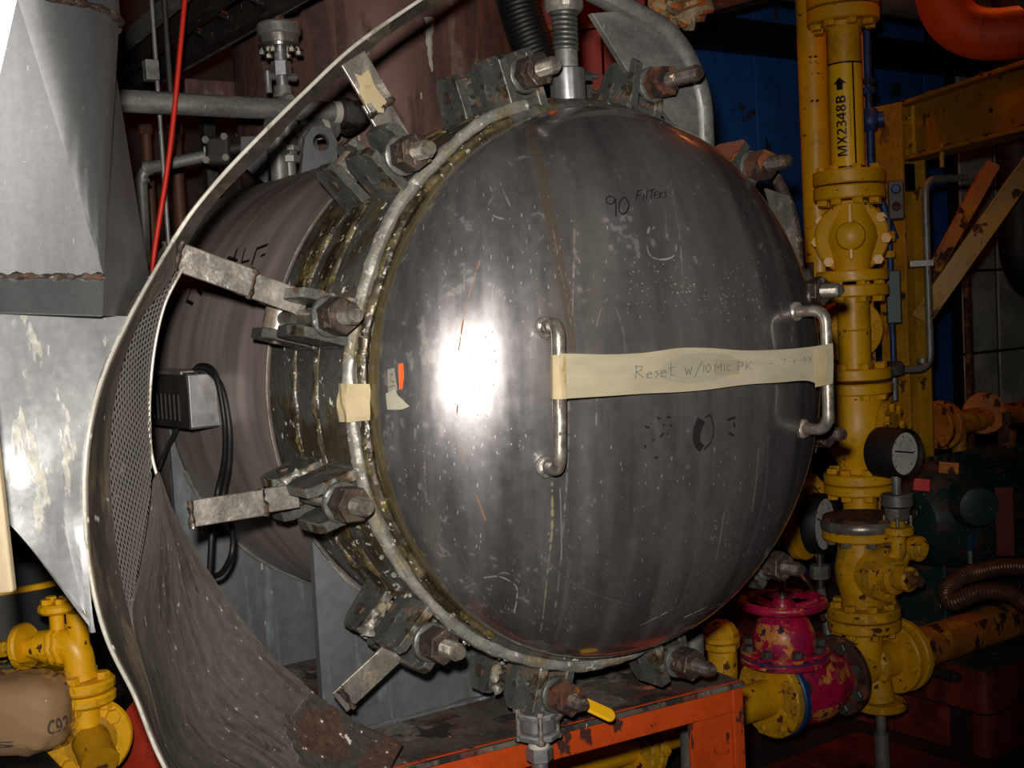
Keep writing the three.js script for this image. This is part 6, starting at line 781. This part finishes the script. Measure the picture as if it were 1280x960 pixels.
  const pc = at(1190, 705, 3.95), pm = thing('pump_casing', 'dark round pump casing below the green motor', 'pump', V(pc.x, ph, pc.z)); part(pm, 'casing', turn([[0, 0], [0.1, 0], [0.13, 0.03], [0.13, 0.12], [0.09, 0.16], [0, 0.16]], pc.clone().add(V(-0.14, 0, 0)), md, 40), M.motorGreen); part(pm, 'foot', bbox(pc.x - 0.1, pc.x + 0.05, ph, pc.y - 0.06, pc.z - 0.08, pc.z + 0.08, 0.01), M.motorGreen);
  const hp = [[1330, 715], [1262, 708], [1225, 714], [1200, 722], [1184, 737], [1190, 752], [1225, 740], [1262, 742], [1290, 762], [1330, 800]], dp = [3.45, 3.4, 3.38, 3.36, 3.34, 3.3, 3.24, 3.2, 3.18, 3.15]; const hc = new THREE.CatmullRomCurve3(hp.map((q, i) => at(...q, dp[i]))), hl = thing('flexible_hose', 'ribbed copper-brown metal hose curled on the right above the rusty pipe', 'hose', at(1240, 740, 3.25)); const hg = new THREE.TubeGeometry(hc, 420, 0.023, 14), hpos = hg.attributes.position; for (let i = 0; i < hpos.count; i++) { const k = Math.floor(i / 15), o = hc.getPointAt(Math.min(1, k / 420)), f = 1 + 0.09 * Math.sin(k * 1.3); hpos.setXYZ(i, o.x + (hpos.getX(i) - o.x) * f, o.y + (hpos.getY(i) - o.y) * f, o.z + (hpos.getZ(i) - o.z) * f); } hg.computeVertexNormals(); part(hl, 'hose', hg, M.copper);
  const ch = thing('conduit', 'thin orange-brown flexible conduit beside the bolt above the magenta wheel', 'conduit', at(995, 715, 3.3)); part(ch, 'sheath', spline([at(975, 690, 3.35), at(990, 708, 3.32), at(1010, 730, 3.3), at(1030, 775, 3.32)], 40, 0.008, 8), M.copper);
}
// ---------------------------------------------------------------- lower left corner
{
  const D = 1.8, P = (x, y, d = D) => at(x, y, d), a = P(103, 860), A = (py) => V(a.x, vy(a, py), a.z), f2 = V(CAM.x - a.x, 0, CAM.z - a.z).normalize(), r2 = CX.clone().setY(0).normalize(); const t = thing('angle_valve', 'small glossy yellow flanged valve with elbow and hand disc in the lower left corner', 'valve', A(960));
  const k = D / F; const dn = f2.clone().addScaledVector(Y, -0.02).addScaledVector(r2, 0.16).normalize(), fc = P(113, 925);
  flange(t, fc.clone().addScaledVector(dn, -0.012), dn, 52 * k, 0.014, 4, M.yellow, { bolt: 0.0095, proud: 1, rot: 0.75 }); part(t, 'outlet_pipe', [cyl(fc, fc.clone().addScaledVector(dn, 0.05).add(V(0.004, -0.02, 0)), 23 * k), turn([[21 * k, 0], [30 * k, 0], [32 * k, 0.004], [24 * k, 0.006]], fc.clone().addScaledVector(dn, 0.002), dn)], M.yellowDull); part(t, 'hub', turn([[0, 0], [50 * k, 0], [46 * k, 0.02], [30 * k, 0.05], [0, 0.05]], fc.clone().addScaledVector(dn, -0.012), dn.clone().negate(), 36), M.yellow);
  flange(t, A(878), UP, 40 * k, A(864).y - A(878).y, 4, M.yellow, { bolt: 0.0085, proud: -1, rot: 0.9 }); flange(t, A(862), UP, 40 * k, A(848).y - A(862).y, 4, M.yellow, { bolt: 0.009, proud: 1, rot: 0.9 }); part(t, 'lower_neck', cyl(A(905), A(870), 20 * k), M.yellow);
  const e0 = A(848), e1 = A(802).addScaledVector(r2, -0.004), e2 = P(52, 807, D + 0.01); part(t, 'elbow', bent([e0, e1, e2], 19 * k, 0.045, 20), M.yellow); const ed = e2.clone().sub(e1).normalize(); const fp = P(84, 805, D + 0.004); for (const s of [0, 0.011]) part(t, 'flange', disc(fp.clone().addScaledVector(ed, s), ed, 27 * k, 0.009, 0, 8), M.yellow); part(t, 'bonnet', turn([[0, 0], [20 * k, 0], [21 * k, 0.02], [12 * k, 0.05], [12 * k, 0.07], [0, 0.07]], fp.clone().addScaledVector(ed, 0.015), ed, 24), M.yellow); const hd = P(31, 808, D + 0.02); part(t, 'hand_disc', disc(hd.clone().addScaledVector(ed, -0.005), ed, 30 * k, 0.012, 0, 32, 0.003), M.yellow); part(t, 'spindle', [cyl(hd, hd.clone().addScaledVector(ed, 0.045), 9 * k), hex(hd.clone().addScaledVector(ed, 0.03), ed, 0.022, 0.016)], M.yellowRust);
  const u0 = A(808); part(t, 'riser', cyl(u0, A(765), 13 * k), M.yellow); flange(t, A(764).addScaledVector(r2, -0.03), UP, 22 * k, A(752).y - A(764).y, 4, M.yellow, { bolt: 0.007, proud: 1 }); part(t, 'upper_neck', cyl(A(785).addScaledVector(r2, -0.03), A(762).addScaledVector(r2, -0.03), 9 * k), M.yellow); part(t, 'pedestal', cyl(V(fc.x, 0, fc.z - 0.03), V(fc.x, fc.y - 0.03, fc.z - 0.03), 0.03), M.yellowDull);
  // red machine part
  const rm = thing('red_guard', 'dark red painted guard edge behind the small yellow valve, lower left', 'guard', P(175, 930, 2.0)); part(rm, 'guard', box(0.14, 0.2, 0.02, P(180, 945, 2.0), CZ.clone().addScaledVector(CX, -0.3), CX.clone().addScaledVector(CY, -0.8)), M.redSheet); const rmp = P(180, 975, 2.0); part(rm, 'post', cyl(V(rmp.x, 0, rmp.z), rmp, 0.02), M.redSheet);
  // stick, bag, drum
  const w0 = P(-13, 545, 1.05), w1 = P(9, 741, 1.05), st = thing('wooden_stick', 'pale wooden stick end at the left edge, in front of the duct', 'stick', w1.clone()); part(st, 'stick', [box(w0.distanceTo(w1) + 0.3, 0.0145, 0.011, w1.clone().lerp(w0, 0.5).addScaledVector(w0.clone().sub(w1).normalize(), 0.15), CZ, w0.clone().sub(w1), 0.003)], M.wood);
  const dp = P(10, 800, 2.3), dr = thing('drum', 'black drum with a yellow hoop in the dark lower left background', 'drum', V(dp.x, 0, dp.z)); part(dr, 'shell', turn([[0, 0], [0.16, 0], [0.16, vy(dp, 700)], [0.15, vy(dp, 690)], [0, vy(dp, 690)]], V(dp.x, 0, dp.z), Y, 40), M.black); part(dr, 'hoop', turn([[0.16, 0], [0.164, 0.002], [0.164, 0.01], [0.16, 0.012]], V(dp.x, vy(dp, 724), dp.z), Y, 40), M.handleYellow);
  const cb = P(14, 962, 1.72), cab = thing('floor_box', 'dark metal box under the plastic-wrapped bag', 'box', V(cb.x, 0, cb.z)); const cty = vy(cb, 952); part(cab, 'body', bbox(cb.x - 0.16, cb.x + 0.055, 0, cty, cb.z - 0.1, cb.z + 0.12, 0.01), M.black);
  const bagC = P(18, 890, 1.75), bg = thing('wrapped_package', 'brown printed package in clear plastic beside the small yellow valve', 'package', V(bagC.x, cty, bagC.z));
  const cv = document.createElement('canvas'); cv.width = 512; cv.height = 384; const c = cv.getContext('2d'); c.fillStyle = '#9a7b58'; c.fillRect(0, 0, 512, 384); c.strokeStyle = '#3a3532'; c.lineWidth = 7; c.fillStyle = '#4a413a'; for (let r = 0; r < 6; r++) for (let i = 0; i < 9; i++) if (rnd() < 0.8) c.fillRect(250 + i * 24, 40 + r * 24, 10 + rnd() * 12, r === 2 ? 16 : 9); c.font = 'bold 34px sans-serif'; c.fillText('C92', 180, 215); c.fillText('S', 120, 250); c.beginPath(); c.moveTo(470, 120); c.lineTo(470, 220); c.quadraticCurveTo(466, 250, 430, 252); c.lineTo(250, 262); c.stroke();
  const map = new THREE.CanvasTexture(cv); map.colorSpace = THREE.SRGBColorSpace; map.wrapS = map.wrapT = THREE.MirroredRepeatWrapping;
  const bagG = (s, w) => { const g = new THREE.SphereGeometry(1, 48, 32), p = g.attributes.position; for (let i = 0; i < p.count; i++) { let x = p.getX(i), y = p.getY(i), z = p.getZ(i); const q = (v, e) => Math.sign(v) * Math.pow(Math.abs(v), e); x = q(x, 0.6); y = q(y, 0.65); z = q(z, 0.6); const f = 1 + w * (Math.sin(x * 9 + y * 5) * Math.sin(z * 7 + y * 6) + 0.5 * Math.sin(x * 19 - y * 15) + 0.35 * Math.sin(x * 33 + z * 21) * Math.sin(y * 29)); p.setXYZ(i, x * 0.088 * s * f, y * 0.06 * s * f, z * 0.07 * s * f); } g.computeVertexNormals(); g.applyMatrix4(new THREE.Matrix4().makeBasis(CX, CY, CZ)); g.rotateY(0.1); const b = new THREE.Box3().setFromBufferAttribute(g.attributes.position); g.translate(bagC.x, cty - b.min.y + 0.001, bagC.z); return g; };
  part(bg, 'package', bagG(0.93, 0.02), new THREE.MeshPhysicalMaterial({ map, roughness: 0.7 }), { uv: true }); part(bg, 'plastic_wrap', bagG(1.0, 0.06), plain('#ffffff', 0.08, 0, { transmission: 1, thickness: 0, ior: 1.35 }));
}
// ---------------------------------------------------------------- sodium lamps overhead (above the frame)
[[LAMP_A, 'orange sodium bay lamp hanging high above the brown tank'], [LAMP_B, 'orange sodium bay lamp hanging high above the yellow pipework']].forEach(([p, label], i) => {
  const t = thing('bay_lamp', label, 'lamp', p.clone().add(V(0, -0.1, 0)));
  part(t, 'reflector', turn([[0.05, 0.12], [0.1, 0.1], [0.2, -0.06], [0.202, -0.06], [0.103, 0.104], [0.05, 0.125]], p, Y, 40), M.steel); part(t, 'housing', cyl(p.clone().add(V(0, 0.11, 0)), p.clone().add(V(0, 0.3, 0)), 0.06), M.darkSteel); part(t, 'hanger_rod', cyl(p.clone().add(V(0, 0.3, 0)), V(p.x, TOP, p.z), 0.008), M.darkSteel);
  part(t, 'bulb', new THREE.SphereGeometry(0.055, 24, 16).translate(p.x, p.y - 0.02, p.z), new THREE.MeshStandardMaterial({ color: 0x000000, emissive: new THREE.Color(1, 0.36, 0.06), emissiveIntensity: 6 }));
  const l = new THREE.PointLight(0xff6a1c, LAMP_I[i], 0, 2); l.name = 'sodium_lamp'; l.position.set(p.x, p.y - 0.02, p.z); l.castShadow = true; l.shadow.radius = 2.4; scene.add(l);
});
renderer.render(scene, camera);
